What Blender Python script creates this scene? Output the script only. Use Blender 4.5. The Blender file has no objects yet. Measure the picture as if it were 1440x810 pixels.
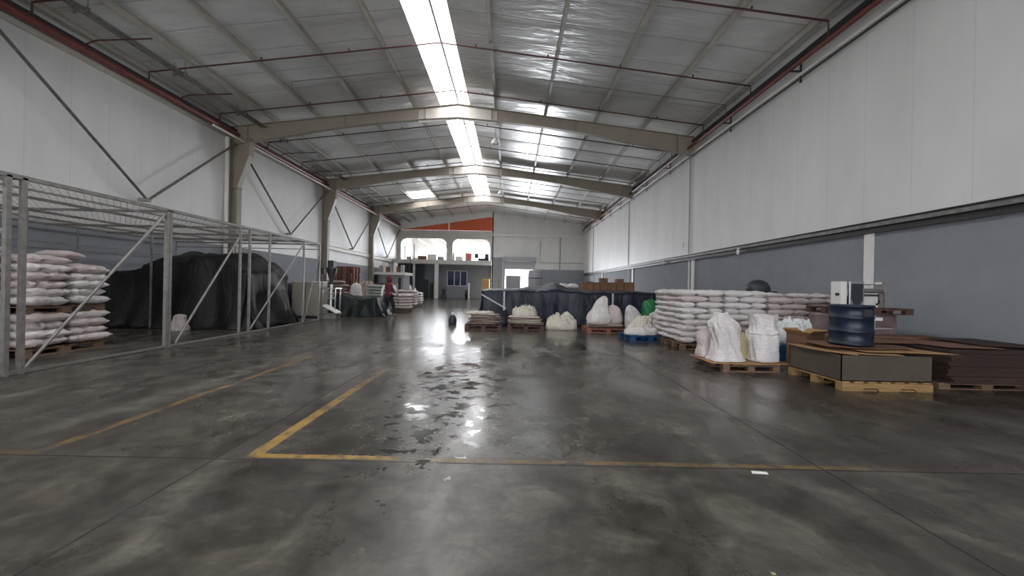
import bpy, math, random
from mathutils import Matrix, Vector, noise
PI = math.pi
S = bpy.context.scene
C = S.collection
rnd = random.Random(7)

# ------------------------------------------------------------------ camera, world, lights, exposure
F = 550.0
cam_d = bpy.data.cameras.new('camera'); cam = bpy.data.objects.new('camera', cam_d); C.objects.link(cam)
cam_d.sensor_width = 36; cam_d.lens = 36*F/1440; cam_d.clip_end = 400
cam_d.shift_x = 2/1440; cam_d.shift_y = -2/1440
cam.matrix_world = Matrix.Translation((0, 0, 1.4)) @ Matrix.Rotation(PI/2, 4, 'X') @ Matrix.Rotation(math.radians(1.1), 4, 'Z')
S.camera = cam
S.view_settings.view_transform = 'Standard'; S.view_settings.look = 'None'
S.view_settings.gamma = 1; S.view_settings.use_curve_mapping = False
S.view_settings.exposure = 0.0
SKYLIGHT = 9.0
world = bpy.data.worlds.new('world'); S.world = world; world.use_nodes = True
wb = world.node_tree.nodes['Background']; wb.inputs[0].default_value = (0.84, 0.91, 1, 1); wb.inputs[1].default_value = 8.0

def area(name, loc, rot, sx, sy, power, col=(1, 1, 1)):
    d = bpy.data.lights.new(name, 'AREA'); d.shape = 'RECTANGLE'; d.size = sx; d.size_y = sy; d.energy = power; d.color = col
    o = bpy.data.objects.new(name, d); C.objects.link(o); o.location = loc; o.rotation_euler = rot
    return o
# added lamps at unseen door openings behind the viewer, tilted up to brighten the roof
area('rear_fill', (-6.5, -8.9, 2.6), (math.radians(118), 0, 0), 5.4, 4.6, 480, (1, 0.97, 0.93))
area('rear_fill', (3.5, -8.9, 2.6), (math.radians(118), 0, 0), 5.4, 4.6, 170, (1, 0.97, 0.93))
# daylight entering through the mezzanine windows and the far loading door
area('daylight_mezzanine', (-6.5, 49.7, 5.3), (-math.radians(75), 0, 0), 8.5, 1.5, 1100, (0.92, 0.95, 1))
area('daylight_far_door', (0.9, 44.2, 2.2), (-PI/2, 0, 0), 2.9, 3.0, 2200, (0.92, 0.95, 1))

# ------------------------------------------------------------------ material helpers
class NT:
    def __init__(s, name):
        s.m = bpy.data.materials.new(name); s.m.use_nodes = True
        s.t = s.m.node_tree; s.b = s.t.nodes['Principled BSDF']; s.o = s.t.nodes['Material Output']
    def n(s, typ, **kw):
        n = s.t.nodes.new(typ)
        for k, v in kw.items(): setattr(n, k, v)
        return n
    def set(s, sock, v):
        if isinstance(v, bpy.types.NodeSocket): s.t.links.new(v, sock)
        else: sock.default_value = v
    def math(s, op, a, b=0.0, c=0.0, clamp=False):
        n = s.n('ShaderNodeMath', operation=op); n.use_clamp = clamp
        s.set(n.inputs[0], a); s.set(n.inputs[1], b); s.set(n.inputs[2], c)
        return n.outputs[0]
    def obj(s): return s.n('ShaderNodeTexCoord').outputs['Object']
    def sep(s, v):
        n = s.n('ShaderNodeSeparateXYZ'); s.set(n.inputs[0], v); return n.outputs
    def noise(s, vec, scale, detail=4, rough=0.55, dist=0.0):
        n = s.n('ShaderNodeTexNoise'); s.set(n.inputs['Vector'], vec)
        n.inputs['Scale'].default_value = scale; n.inputs['Detail'].default_value = detail
        n.inputs['Roughness'].default_value = rough; n.inputs['Distortion'].default_value = dist
        return n.outputs['Fac']
    def ramp(s, f, stops):
        n = s.n('ShaderNodeValToRGB'); s.set(n.inputs[0], f)
        e = n.color_ramp.elements
        while len(e) < len(stops): e.new(0.5)
        for el, (p, c) in zip(e, stops):
            el.position = p; el.color = (*c, 1) if len(c) == 3 else c
        return n.outputs[0]
    def smooth(s, v, a, b):
        n = s.n('ShaderNodeMapRange', interpolation_type='SMOOTHSTEP'); s.set(n.inputs[0], v)
        n.inputs[1].default_value = a; n.inputs[2].default_value = b
        return n.outputs[0]
    def mix(s, f, a, b):
        n = s.n('ShaderNodeMix', data_type='RGBA'); s.set(n.inputs[0], f)
        s.set(n.inputs[6], a if isinstance(a, bpy.types.NodeSocket) else (*a, 1))
        s.set(n.inputs[7], b if isinstance(b, bpy.types.NodeSocket) else (*b, 1))
        return n.outputs[2]
    def scale(s, v, sc):
        n = s.n('ShaderNodeMapping'); s.set(n.inputs[0], v); n.inputs['Scale'].default_value = sc; return n.outputs[0]
    def bump(s, h, strength=0.3, dist=0.02):
        n = s.n('ShaderNodeBump'); n.inputs['Strength'].default_value = strength; n.inputs['Distance'].default_value = dist
        s.set(n.inputs['Height'], h); s.t.links.new(n.outputs[0], s.b.inputs['Normal'])
    def line(s, x, c, w, soft=0.004):
        d = s.math('ABSOLUTE', s.math('SUBTRACT', x, c))
        return s.math('SUBTRACT', 1.0, s.smooth(d, w, w+soft))

def mat(name, col, rough=0.6, metal=0.0, var=0.12, nscale=3.0, bump=0.0, bscale=20.0, spec=0.5, coat=0):
    k = NT(name); o = k.obj()
    f = k.noise(o, nscale, 5)
    lo = tuple(max(0, c*(1-var)) for c in col); hi = tuple(min(1, c*(1+var)) for c in col)
    k.set(k.b.inputs['Base Color'], k.ramp(f, [(0.3, lo), (0.7, hi)]))
    k.b.inputs['Roughness'].default_value = rough; k.b.inputs['Metallic'].default_value = metal
    k.b.inputs['Specular IOR Level'].default_value = spec; k.b.inputs['Coat Weight'].default_value = coat
    if bump: k.bump(k.noise(o, bscale, 6), bump, 0.02)
    return k.m
def emis(name, col, e):
    k = NT(name); k.b.inputs['Base Color'].default_value = (*col, 1)
    k.b.inputs['Emission Color'].default_value = (*col, 1); k.b.inputs['Emission Strength'].default_value = e
    k.b.inputs['Roughness'].default_value = 0.6
    return k.m

def floor_mat():
    k = NT('polished_concrete'); o = k.obj(); X, Y, Z = k.sep(o)
    n1 = k.noise(k.scale(o, (0.35, 0.5, 1)), 1.0, 7, 0.62, 0.6)
    n2 = k.noise(k.scale(o, (1.6, 0.8, 1)), 1.3, 8, 0.65, 0.5)
    n3 = k.noise(o, 22, 6, 0.7)
    col = k.ramp(n1, [(0.30, (0.034, 0.026, 0.020)), (0.45, (0.064, 0.055, 0.045)), (0.6, (0.095, 0.092, 0.084)), (0.75, (0.13, 0.13, 0.125))])
    col2 = k.ramp(n2, [(0.32, (0.018, 0.015, 0.012)), (0.5, (0.065, 0.060, 0.052)), (0.72, (0.185, 0.178, 0.155))])
    col = k.mix(0.65, col, col2)
    fine = k.ramp(n3, [(0.35, (0.6, 0.6, 0.6)), (0.65, (1.2, 1.2, 1.2))])
    mm = k.n('ShaderNodeMix', data_type='RGBA', blend_type='MULTIPLY'); mm.inputs[0].default_value = 0.5
    k.set(mm.inputs[6], col); k.set(mm.inputs[7], fine); col = mm.outputs[2]
    n5 = k.noise(k.scale(o, (1.0, 1.5, 1)), 2.1, 7, 0.68, 0.8)
    mot = k.ramp(n5, [(0.34, (0.42, 0.37, 0.32)), (0.5, (0.95, 0.94, 0.9)), (0.66, (1.7, 1.68, 1.5))])
    m3 = k.n('ShaderNodeMix', data_type='RGBA', blend_type='MULTIPLY'); m3.inputs[0].default_value = 0.85
    k.set(m3.inputs[6], col); k.set(m3.inputs[7], mot); col = m3.outputs[2]
    # brown dirt by the right-hand pallets
    rb = k.math('MULTIPLY', k.smooth(X, 2.0, 4.2), k.smooth(k.noise(o, 0.8, 6), 0.36, 0.6))
    col = k.mix(k.math('MULTIPLY', rb, 0.75), col, (0.04, 0.028, 0.02))
    # pale scuffs
    sc = k.math('MULTIPLY', k.smooth(k.noise(k.scale(o, (1, 1.7, 1)), 1.7, 9, 0.75, 1.0), 0.60, 0.68), 0.25)
    col = k.mix(sc, col, (0.25, 0.24, 0.2))
    # joints
    wob = k.math('MULTIPLY', k.math('SUBTRACT', k.noise(o, 6, 3), 0.5), 0.012)
    Xw = k.math('ADD', X, wob); Yw = k.math('ADD', Y, wob)
    j = None
    for c in (-7.1, -2.3, 2.5, 7.3):
        l = k.line(Xw, c, 0.006); j = l if j is None else k.math('MAXIMUM', j, l)
    for c in (-1.7, 3.08, 12.7, 22.3, 31.9):
        j = k.math('MAXIMUM', j, k.line(Yw, c, 0.006))
    # worn yellow paint
    worn = k.smooth(k.noise(k.scale(o, (1, 1, 1)), 3.2, 8, 0.7), 0.40, 0.56)
    def seg(l, coord, a, b): return k.math('MULTIPLY', l, k.math('MULTIPLY', k.smooth(coord, a, a+0.05), k.math('SUBTRACT', 1.0, k.smooth(coord, b-0.05, b))))
    def fade(l, coord, a, b): return k.math('MULTIPLY', l, k.math('SUBTRACT', 1.0, k.smooth(coord, a, b)))
    y1 = fade(seg(k.line(Xw, -2.04, 0.05, 0.01), Y, 3.1, 8.0), Y, 3.4, 7.6)
    y2 = seg(k.line(Yw, 3.15, 0.032, 0.01), X, -2.08, -0.85)
    y2 = k.math('MULTIPLY', y2, 0.9)
    y3 = k.math('MULTIPLY', seg(k.line(Yw, 3.13, 0.026, 0.01), X, -0.7, 2.9), k.math('MULTIPLY', worn, 0.36))
    y4 = k.math('MULTIPLY', seg(k.line(Xw, -3.77, 0.045, 0.01), Y, 3.15, 7.5), k.math('MULTIPLY', worn, 0.42))
    y5 = k.math('MULTIPLY', seg(k.line(Yw, 3.13, 0.03, 0.01), X, -6.5, -3.72), 0.16)
    y6 = k.math('MULTIPLY', seg(k.line(Yw, 3.13, 0.03, 0.01), X, 2.9, 8.0), 0.25)
    w2 = k.smooth(k.noise(o, 7, 7, 0.75), 0.34, 0.56)
    ya = k.math('MULTIPLY', k.math('MAXIMUM', y1, y2), w2)
    ys = k.math('MAXIMUM', k.math('MAXIMUM', ya, y3), k.math('MAXIMUM', y4, y5))
    col = k.mix(ys, col, (0.40, 0.235, 0.05))
    col = k.mix(y6, col, (0.12, 0.05, 0.04))
    col = k.mix(k.math('MULTIPLY', j, 0.85), col, (0.012, 0.011, 0.01))
    # wet dark blotches
    dx = k.math('DIVIDE', k.math('ADD', X, 0.75), 0.75); dy = k.math('DIVIDE', k.math('SUBTRACT', Y, 5.4), 2.6)
    r2 = k.math('ADD', k.math('MULTIPLY', dx, dx), k.math('MULTIPLY', dy, dy))
    reg = k.math('SUBTRACT', 1.0, k.smooth(r2, 0.2, 1.6))
    wn = k.noise(k.scale(o, (3.0, 3.6, 1)), 1.5, 7, 0.65, 0.3)
    wet = k.smooth(k.math('ADD', wn, k.math('MULTIPLY', reg, 0.12)), 0.64, 0.66)
    wet = k.math('MULTIPLY', wet, k.smooth(reg, 0.02, 0.3))
    col = k.mix(k.math('MULTIPLY', wet, 0.75), col, (0.02, 0.02, 0.02))
    k.set(k.b.inputs['Base Color'], col)
    rr = k.math('MULTIPLY_ADD', k.noise(k.scale(o, (1.0, 0.6, 1)), 1.1, 7, 0.65, 0.6), 0.9, -0.17)
    rr = k.math('MULTIPLY_ADD', n3, 0.08, rr)
    rr = k.math('ADD', rr, k.math('MULTIPLY', k.math('MAXIMUM', ys, j), 0.25))
    rr = k.math('ADD', rr, k.math('MULTIPLY', k.math('SUBTRACT', 1.0, k.smooth(Y, 2.2, 6.5)), 0.05))
    fm = k.n('ShaderNodeMix', data_type='FLOAT'); k.set(fm.inputs[0], k.smooth(Y, 8.0, 13.0)); k.set(fm.inputs[2], rr); fm.inputs[3].default_value = 0.21; rr = fm.outputs[0]
    mid = k.math('MULTIPLY', k.math('MULTIPLY', k.smooth(Y, 3.08, 3.3), k.math('SUBTRACT', 1.0, k.smooth(Y, 9.0, 12.0))), k.math('SUBTRACT', 1.0, k.smooth(k.math('ABSOLUTE', k.math('SUBTRACT', X, 0.3)), 2.2, 4.5)))
    rr = k.math('SUBTRACT', rr, k.math('MULTIPLY', mid, 0.09))
    rr = k.math('MAXIMUM', rr, 0.07)
    rr = k.math('MULTIPLY', rr, k.math('SUBTRACT', 1.0, k.math('MULTIPLY', wet, 0.6)))
    k.set(k.b.inputs['Roughness'], rr)
    k.b.inputs['Specular IOR Level'].default_value = 0.62
    k.bump(k.math('ADD', k.math('MULTIPLY', k.noise(o, 2.2, 3), 1.0), k.math('MULTIPLY', j, -0.6)), 0.12, 0.012)
    return k.m

def panel_mat(name, col, axis, step, seam=0.25, rough=0.5, w=0.008):
    k = NT(name); o = k.obj(); c = k.sep(o)[axis]
    fr = k.math('FRACT', k.math('DIVIDE', c, step))
    l = k.math('SUBTRACT', 1.0, k.smooth(k.math('ABSOLUTE', k.math('SUBTRACT', fr, 0.5)), w/step, 2.5*w/step))
    fr2 = k.math('FRACT', k.math('DIVIDE', c, step/5))
    rib = k.smooth(k.math('ABSOLUTE', k.math('SUBTRACT', fr2, 0.5)), 0.30, 0.42)
    n = k.noise(k.scale(o, (1, 1, 0.35)), 0.9, 6, 0.6)
    base = k.ramp(n, [(0.3, tuple(x*0.92 for x in col)), (0.7, tuple(min(1, x*1.05) for x in col))])
    k.set(k.b.inputs['Base Color'], k.mix(k.math('MULTIPLY', l, seam), base, tuple(x*0.3 for x in col)))
    k.b.inputs['Roughness'].default_value = rough
    k.bump(k.math('ADD', k.math('MULTIPLY', l, -0.35), k.math('MULTIPLY', rib, 0.12)), 0.35, 0.01)
    return k.m
def roof_mat():
    k = NT('foil_faced_roof_insulation'); o = k.obj(); X, Y, Z = k.sep(o)
    wob = k.math('MULTIPLY', k.math('SUBTRACT', k.noise(o, 0.7, 2), 0.5), 0.10)
    fr = k.math('FRACT', k.math('DIVIDE', k.math('ADD', Y, wob), 1.22))
    l = k.math('SUBTRACT', 1.0, k.smooth(k.math('ABSOLUTE', k.math('SUBTRACT', fr, 0.5)), 0.006, 0.028))
    n = k.noise(k.scale(o, (0.6, 1.4, 1)), 1.1, 5, 0.6)
    base = k.ramp(n, [(0.3, (0.62, 0.62, 0.61)), (0.7, (0.80, 0.80, 0.79))])
    k.set(k.b.inputs['Base Color'], k.mix(k.math('MULTIPLY', l, 0.4), base, (0.2, 0.2, 0.2)))
    k.b.inputs['Roughness'].default_value = 0.33; k.b.inputs['Metallic'].default_value = 0.25
    h = k.math('ADD', k.math('MULTIPLY', l, -0.4), k.noise(k.scale(o, (0.5, 1.8, 1)), 1.3, 4, 0.6))
    k.bump(h, 0.45, 0.12)
    return k.m
def wood_mat(name, col, rough=0.75, sc=(2, 14, 14)):
    k = NT(name); o = k.obj()
    n = k.noise(k.scale(o, sc), 1.5, 6, 0.65, 0.5)
    k.set(k.b.inputs['Base Color'], k.ramp(n, [(0.3, tuple(x*0.55 for x in col)), (0.7, tuple(min(1, x*1.15) for x in col))]))
    k.b.inputs['Roughness'].default_value = rough; k.bump(n, 0.3, 0.01); return k.m
def sack_mat(name, col, print_=False):
    k = NT(name); o = k.obj()
    n = k.noise(o, 5.0, 5, 0.6)
    info = k.n('ShaderNodeObjectInfo').outputs['Random']
    base = k.ramp(n, [(0.25, tuple(x*0.82 for x in col)), (0.7, col)])
    d = k.mix(k.math('MULTIPLY', info, 0.35), base, tuple(c*f for c, f in zip(col, (0.82, 0.76, 0.74))))
    k.set(k.b.inputs['Base Color'], d); k.b.inputs['Roughness'].default_value = 0.62
    h = k.math('ADD', k.noise(k.scale(o, (1, 1, 2.5)), 9.0, 5, 0.6, 0.5), k.math('MULTIPLY', k.noise(o, 120, 2), 0.08))
    k.bump(h, 0.8, 0.04); return k.m

M = {}
M['floor'] = floor_mat()
M['panel_white'] = panel_mat('white_insulated_wall_panel', (0.70, 0.69, 0.68), 1, 1.06, 0.12)
M['panel_end'] = panel_mat('white_end_wall_panel', (0.66, 0.65, 0.63), 0, 2.4, 0.15)
M['grey_wall'] = mat('grey_rendered_wall', (0.24, 0.25, 0.275), 0.85, var=0.06, nscale=2, bump=0.25, bscale=60)
M['roof'] = roof_mat()
M['skylight'] = emis('translucent_skylight_sheet', (0.98, 0.985, 1.0), SKYLIGHT)
M['beige_steel'] = mat('beige_painted_steel', (0.30, 0.26, 0.21), 0.5, var=0.08, nscale=1.5)
M['purlin'] = mat('pale_painted_purlin', (0.50, 0.475, 0.42), 0.45, var=0.1)
M['red_pipe'] = mat('red_painted_pipe', (0.17, 0.045, 0.035), 0.4, var=0.2)
M['dark_pipe'] = mat('dark_brown_sprinkler_pipe', (0.09, 0.035, 0.03), 0.45, var=0.2)
M['black_steel'] = mat('black_steel', (0.03, 0.028, 0.028), 0.5)
M['galv'] = mat('galvanised_steel', (0.30, 0.285, 0.27), 0.45, 0.6, var=0.2, nscale=9)
M['galv_dull'] = mat('dull_galvanised_steel', (0.22, 0.21, 0.2), 0.55, 0.5, var=0.3, nscale=7)
M['white_paint'] = mat('white_paint', (0.72, 0.70, 0.67), 0.5, var=0.05)
M['grey_paint'] = mat('grey_paint', (0.32, 0.32, 0.33), 0.6, var=0.08)
M['concrete_beam'] = mat('pale_concrete_beam', (0.55, 0.53, 0.49), 0.7, var=0.08)
M['orange'] = mat('orange_red_painted_panel', (0.62, 0.11, 0.035), 0.6, var=0.1)
M['wood'] = wood_mat('weathered_pallet_wood', (0.19, 0.115, 0.07))
M['wood_pale'] = wood_mat('pale_yellow_pallet_wood', (0.33, 0.20, 0.08))
M['wood_dark'] = wood_mat('dark_stained_wood', (0.09, 0.045, 0.032))
M['wood_red'] = wood_mat('red_brown_pallet_wood', (0.26, 0.10, 0.065))
M['blue_plastic'] = mat('blue_plastic', (0.012, 0.06, 0.15), 0.45, var=0.15)
M['card'] = mat('tan_cardboard', (0.40, 0.235, 0.105), 0.8, var=0.12, nscale=2)
M['card_brown'] = mat('brown_cardboard', (0.17, 0.085, 0.05), 0.85, var=0.2, nscale=2.5)
M['card_dark'] = mat('dark_brown_cardboard', (0.040, 0.022, 0.016), 0.85, var=0.35, nscale=1.7, bump=0.3, bscale=8)
M['card_grey'] = mat('grey_brown_cardboard', (0.075, 0.058, 0.043), 0.85, var=0.15, nscale=2)
M['sack'] = sack_mat('white_woven_sack', (0.74, 0.70, 0.69))
M['sack_pink'] = sack_mat('dusty_pink_white_sack', (0.62, 0.545, 0.53))
M['sack_cream'] = sack_mat('cream_woven_sack', (0.66, 0.62, 0.52))
M['sack_grey'] = sack_mat('grey_green_sack', (0.33, 0.36, 0.33))
M['sack_brown'] = sack_mat('brown_stained_sack', (0.34, 0.25, 0.21))
M['sack_old'] = sack_mat('dirty_beige_sack', (0.42, 0.35, 0.29))
M['sack_yellow'] = sack_mat('yellowish_sack', (0.50, 0.44, 0.22))
M['plastic_clear'] = mat('crumpled_white_plastic', (0.78, 0.80, 0.80), 0.25, var=0.08, bump=0.8, bscale=14)
M['green_plastic'] = mat('bright_green_plastic', (0.012, 0.17, 0.055), 0.45, var=0.2, bump=0.6, bscale=12)
def tarp_mat(name, col, rough):
    k = NT(name); o = k.obj()
    n = k.noise(o, 1.6, 6, 0.6)
    k.set(k.b.inputs['Base Color'], k.ramp(n, [(0.3, tuple(c*0.7 for c in col)), (0.7, tuple(c*1.3 for c in col))]))
    k.b.inputs['Roughness'].default_value = rough; k.b.inputs['Specular IOR Level'].default_value = 0.3
    k.bump(k.noise(k.scale(o, (1.2, 1.2, 0.4)), 3.0, 7, 0.6, 1.2), 0.6, 0.08); return k.m
M['tarp_black'] = tarp_mat('black_tarpaulin', (0.010, 0.010, 0.011), 0.5)
M['tarp_navy'] = tarp_mat('navy_black_plastic_sheet', (0.007, 0.011, 0.022), 0.33)
M['tarp_green'] = tarp_mat('dark_green_plastic_sheet', (0.010, 0.016, 0.015), 0.42)
M['tape'] = mat('pale_grey_strap', (0.42, 0.42, 0.44), 0.5)
M['steel_bright'] = mat('brushed_stainless_steel', (0.6, 0.6, 0.59), 0.3, 0.8, var=0.1)
M['machine_beige'] = mat('beige_enamel', (0.37, 0.335, 0.29), 0.5, var=0.05)
M['machine_dark'] = mat('dark_machine_paint', (0.035, 0.037, 0.045), 0.5)
M['drum_blue'] = mat('dark_blue_drum_paint', (0.004, 0.010, 0.027), 0.42, var=0.5, nscale=6)
M['yellow'] = mat('yellow_paint', (0.55, 0.38, 0.05), 0.5)
M['glass_dark'] = mat('dark_blue_window_glass', (0.03, 0.05, 0.11), 0.08, var=0.05)
M['wrap'] = mat('shrink_wrapped_mauve_goods', (0.16, 0.11, 0.11), 0.3, var=0.35, nscale=5, bump=0.5, bscale=9)
M['skin'] = mat('skin', (0.34, 0.19, 0.13), 0.6, var=0.05)
M['maroon'] = mat('maroon_cloth', (0.10, 0.012, 0.025), 0.8)
M['black_cloth'] = mat('black_cloth', (0.014, 0.014, 0.018), 0.85)
M['white_cloth'] = mat('white_cloth', (0.7, 0.68, 0.7), 0.8)
M['shoe'] = mat('black_shoe_leather', (0.02, 0.02, 0.02), 0.5)
M['outside'] = mat('sunlit_outdoor_paving', (0.6, 0.6, 0.58), 0.9)
M['red_box'] = mat('salmon_red_panel', (0.60, 0.18, 0.15), 0.6)
M['paper'] = mat('white_paper', (0.85, 0.85, 0.82), 0.7, var=0.02)

# ------------------------------------------------------------------ mesh helpers
class MB:
    def __init__(s): s.v = []; s.f = []; s.mi = []; s.sm = []
    def add(s, vs, fs, mi=0, smooth=False):
        b = len(s.v); s.v += [tuple(p) for p in vs]
        for f in fs: s.f.append([b+i for i in f]); s.mi.append(mi); s.sm.append(smooth)
        return s
    def box(s, x0, x1, y0, y1, z0, z1, mi=0, rz=0.0, c=None):
        vs = [(x, y, z) for z in (z0, z1) for y in (y0, y1) for x in (x0, x1)]
        if rz:
            cx, cy = c if c else ((x0+x1)/2, (y0+y1)/2)
            vs = [(cx+(x-cx)*math.cos(rz)-(y-cy)*math.sin(rz), cy+(x-cx)*math.sin(rz)+(y-cy)*math.cos(rz), z) for x, y, z in vs]
        return s.add(vs, [(0, 2, 3, 1), (4, 5, 7, 6), (0, 1, 5, 4), (1, 3, 7, 5), (3, 2, 6, 7), (2, 0, 4, 6)], mi)
    def tube(s, pts, r, n=8, mi=0, cap=True, radii=None, smooth=True):
        pts = [Vector(p) for p in pts]; rings = []
        up = Vector((0, 0, 1))
        for i, p in enumerate(pts):
            a = pts[max(0, i-1)]; b = pts[min(len(pts)-1, i+1)]
            d = (b-a).normalized()
            u = d.cross(up)
            if u.length < 1e-3: u = d.cross(Vector((0, 1, 0)))
            u.normalize(); w = d.cross(u)
            rr = radii[i] if radii else r
            rings.append([p+rr*(math.cos(2*PI*k/n)*u+math.sin(2*PI*k/n)*w) for k in range(n)])
        vs = [q for rg in rings for q in rg]; fs = []
        for i in range(len(rings)-1):
            for k in range(n):
                fs.append((i*n+k, i*n+(k+1) % n, (i+1)*n+(k+1) % n, (i+1)*n+k))
        s.add(vs, fs, mi, smooth)
        if cap: s.add(rings[0], [tuple(range(n))[::-1]], mi); s.add(rings[-1], [tuple(range(n))], mi)
        return s
    def bar(s, a, b, w, h):
        a = Vector(a); b = Vector(b); d = (b-a).normalized(); up = Vector((0, 0, 1))
        u = d.cross(up)
        if u.length < 1e-3: u = Vector((1, 0, 0))
        u.normalize(); v = u.cross(d)
        vs = [p+su*u*w/2+sv*v*h/2 for p in (a, b) for su, sv in ((-1, -1), (1, -1), (1, 1), (-1, 1))]
        return s.add(vs, [(0, 1, 2, 3), (7, 6, 5, 4), (0, 4, 5, 1), (1, 5, 6, 2), (2, 6, 7, 3), (3, 7, 4, 0)])
    def lathe(s, prof, n=24, c=(0, 0, 0), mi=0, smooth=True, noise_=0, seed=0):
        vs = []
        for (r, z) in prof:
            for k in range(n):
                a = 2*PI*k/n; q = r
                if noise_: q = r*(1+noise_*noise.noise(Vector((math.cos(a)*1.6+seed, math.sin(a)*1.6, z*4))))
                vs.append((c[0]+q*math.cos(a), c[1]+q*math.sin(a), c[2]+z))
        fs = [(i*n+k, i*n+(k+1) % n, (i+1)*n+(k+1) % n, (i+1)*n+k) for i in range(len(prof)-1) for k in range(n)]
        fs.append(tuple(range(n))[::-1]); fs.append(tuple(range((len(prof)-1)*n, len(prof)*n)))
        return s.add(vs, fs, mi, smooth)
    def prism(s, poly, axis, a, b, mi=0):
        """poly: 2D points in the plane across axis (0: y,z  1: x,z  2: x,y)"""
        def P(p, t): return (t, p[0], p[1]) if axis == 0 else ((p[0], t, p[1]) if axis == 1 else (p[0], p[1], t))
        n = len(poly); vs = [P(p, a) for p in poly]+[P(p, b) for p in poly]
        fs = [tuple(range(n)), tuple(range(n, 2*n))[::-1]]+[(i, i+n, (i+1) % n+n, (i+1) % n) for i in range(n)]
        return s.add(vs, fs, mi)
    def grid(s, fn, nu, nv, mi=0, smooth=True):
        vs = [fn(i/nu, j/nv) for j in range(nv+1) for i in range(nu+1)]
        fs = [(j*(nu+1)+i, j*(nu+1)+i+1, (j+1)*(nu+1)+i+1, (j+1)*(nu+1)+i) for j in range(nv) for i in range(nu)]
        return s.add(vs, fs, mi, smooth)
    def mesh(s, name, mats):
        me = bpy.data.meshes.new(name); me.from_pydata(s.v, [], s.f)
        for m in (mats if isinstance(mats, (list, tuple)) else [mats]): me.materials.append(m)
        me.polygons.foreach_set('material_index', s.mi); me.polygons.foreach_set('use_smooth', s.sm)
        me.validate(); me.update()
        import bmesh
        bm = bmesh.new(); bm.from_mesh(me); bmesh.ops.recalc_face_normals(bm, faces=bm.faces); bm.to_mesh(me); bm.free()
        return me
    def build(s, name, mats, parent=None, bevel=0.0):
        o = bpy.data.objects.new(name, s.mesh(name, mats)); C.objects.link(o)
        if parent: o.parent = parent
        if bevel:
            b = o.modifiers.new('bevel', 'BEVEL'); b.width = bevel; b.segments = 2; b.limit_method = 'ANGLE'
        return o
def tag(o, label, cat, group=None, kind=None):
    o['label'] = label; o['category'] = cat
    if group: o['group'] = group
    if kind: o['kind'] = kind
    return o
def struct(name, mb, mats):
    o = mb.build(name, mats); o['kind'] = 'structure'; return o
def thing(name, label, cat, loc=(0, 0, 0), rz=0.0, group=None):
    o = bpy.data.objects.new(name, None); C.objects.link(o); o.location = loc; o.rotation_euler = (0, 0, rz)
    o.empty_display_size = 0.2
    return tag(o, label, cat, group)
def children(o): return [c for c in bpy.data.objects if c.parent == o]
def dup(root, loc, rz=0.0, label=None, group=None):
    r = root.copy(); C.objects.link(r); r.location = loc; r.rotation_euler = (0, 0, rz)
    if label: r['label'] = label
    if group: r['group'] = group
    for ch in children(root):
        c = ch.copy(); C.objects.link(c); c.parent = r
        for g in children(ch):
            d = g.copy(); C.objects.link(d); d.parent = c
    return r
def at(u, v, d):
    """photo pixel + distance down the hall -> point in the hall"""
    a = math.radians(1.1); dx = u-718; dy = -(v-403)
    x = dx*math.cos(a)-dy*math.sin(a); y = dx*math.sin(a)+dy*math.cos(a)
    return Vector((x*d/F, d, 1.4+y*d/F))
ORD = ['bottom', 'second', 'third', 'fourth', 'fifth', 'sixth', 'seventh', 'eighth', 'ninth', 'tenth', 'eleventh', 'twelfth']
def layer_word(i, n): return 'bottom' if i == 0 else ('top' if i == n-1 else ORD[i])

# ------------------------------------------------------------------ hall shell
XL, XR, YN, YF, RX = -12.6, 8.1, -9.0, 43.3, -2.5
def roof_z(x): return 9.7-0.12*abs(x-RX)
DADO = 2.95
struct('floor', MB().box(-14, 9.5, -10, 52, -0.2, 0), M['floor'])
w = MB(); w.box(XL-0.2, XL, YN, 50, DADO, 8.45, 0); w.box(XL-0.2, XL-0.02, YN, 50, 0, DADO, 1)
struct('wall_left', w, [M['panel_white'], M['grey_wall']])
w = MB(); w.box(XR, XR+0.2, YN, YF, DADO, 8.43, 0); w.box(XR+0.08, XR+0.25, YN, YF, 0, DADO, 1)
struct('wall_right', w, [M['panel_white'], M['grey_wall']])
# roof sheets with openings for the skylights
SKY0, SKY1, SKYE = -3.35, -2.02, 38.0
def roofslab(mb, x0, x1, y0, y1, mi=0):
    if x0 < RX < x1: roofslab(mb, x0, RX, y0, y1, mi); roofslab(mb, RX, x1, y0, y1, mi); return mb
    poly = [(x0, roof_z(x0)), (x1, roof_z(x1)), (x1, roof_z(x1)+0.1), (x0, roof_z(x0)+0.1)]
    return mb.prism(poly, 1, y0, y1, mi)
PX0, PX1, PY0, PY1 = -8.8, -6.8, 32.0, 34.4
c = MB()
roofslab(c, XL-0.3, PX0, YN, 50); roofslab(c, PX0, PX1, YN, PY0); roofslab(c, PX0, PX1, PY1, 50); roofslab(c, PX1, SKY0, YN, 50)
roofslab(c, SKY0, SKY1, SKYE, 50); roofslab(c, SKY1, XR+0.3, YN, 50)
struct('ceiling', c, M['roof'])
s = MB()
for a, b in ((SKY0, RX-0.03), (RX+0.03, SKY1)): roofslab(s, a, b, YN, SKYE)
sk = struct('window_1', s, M['skylight'])
rb = MB(); rb.box(RX-0.03, RX+0.03, YN, SKYE, 9.6, 9.72); rb.build('glazing_bar', M['grey_paint'], sk)
struct('window_2', roofslab(MB(), PX0, PX1, PY0, PY1), M['skylight'])
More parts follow.
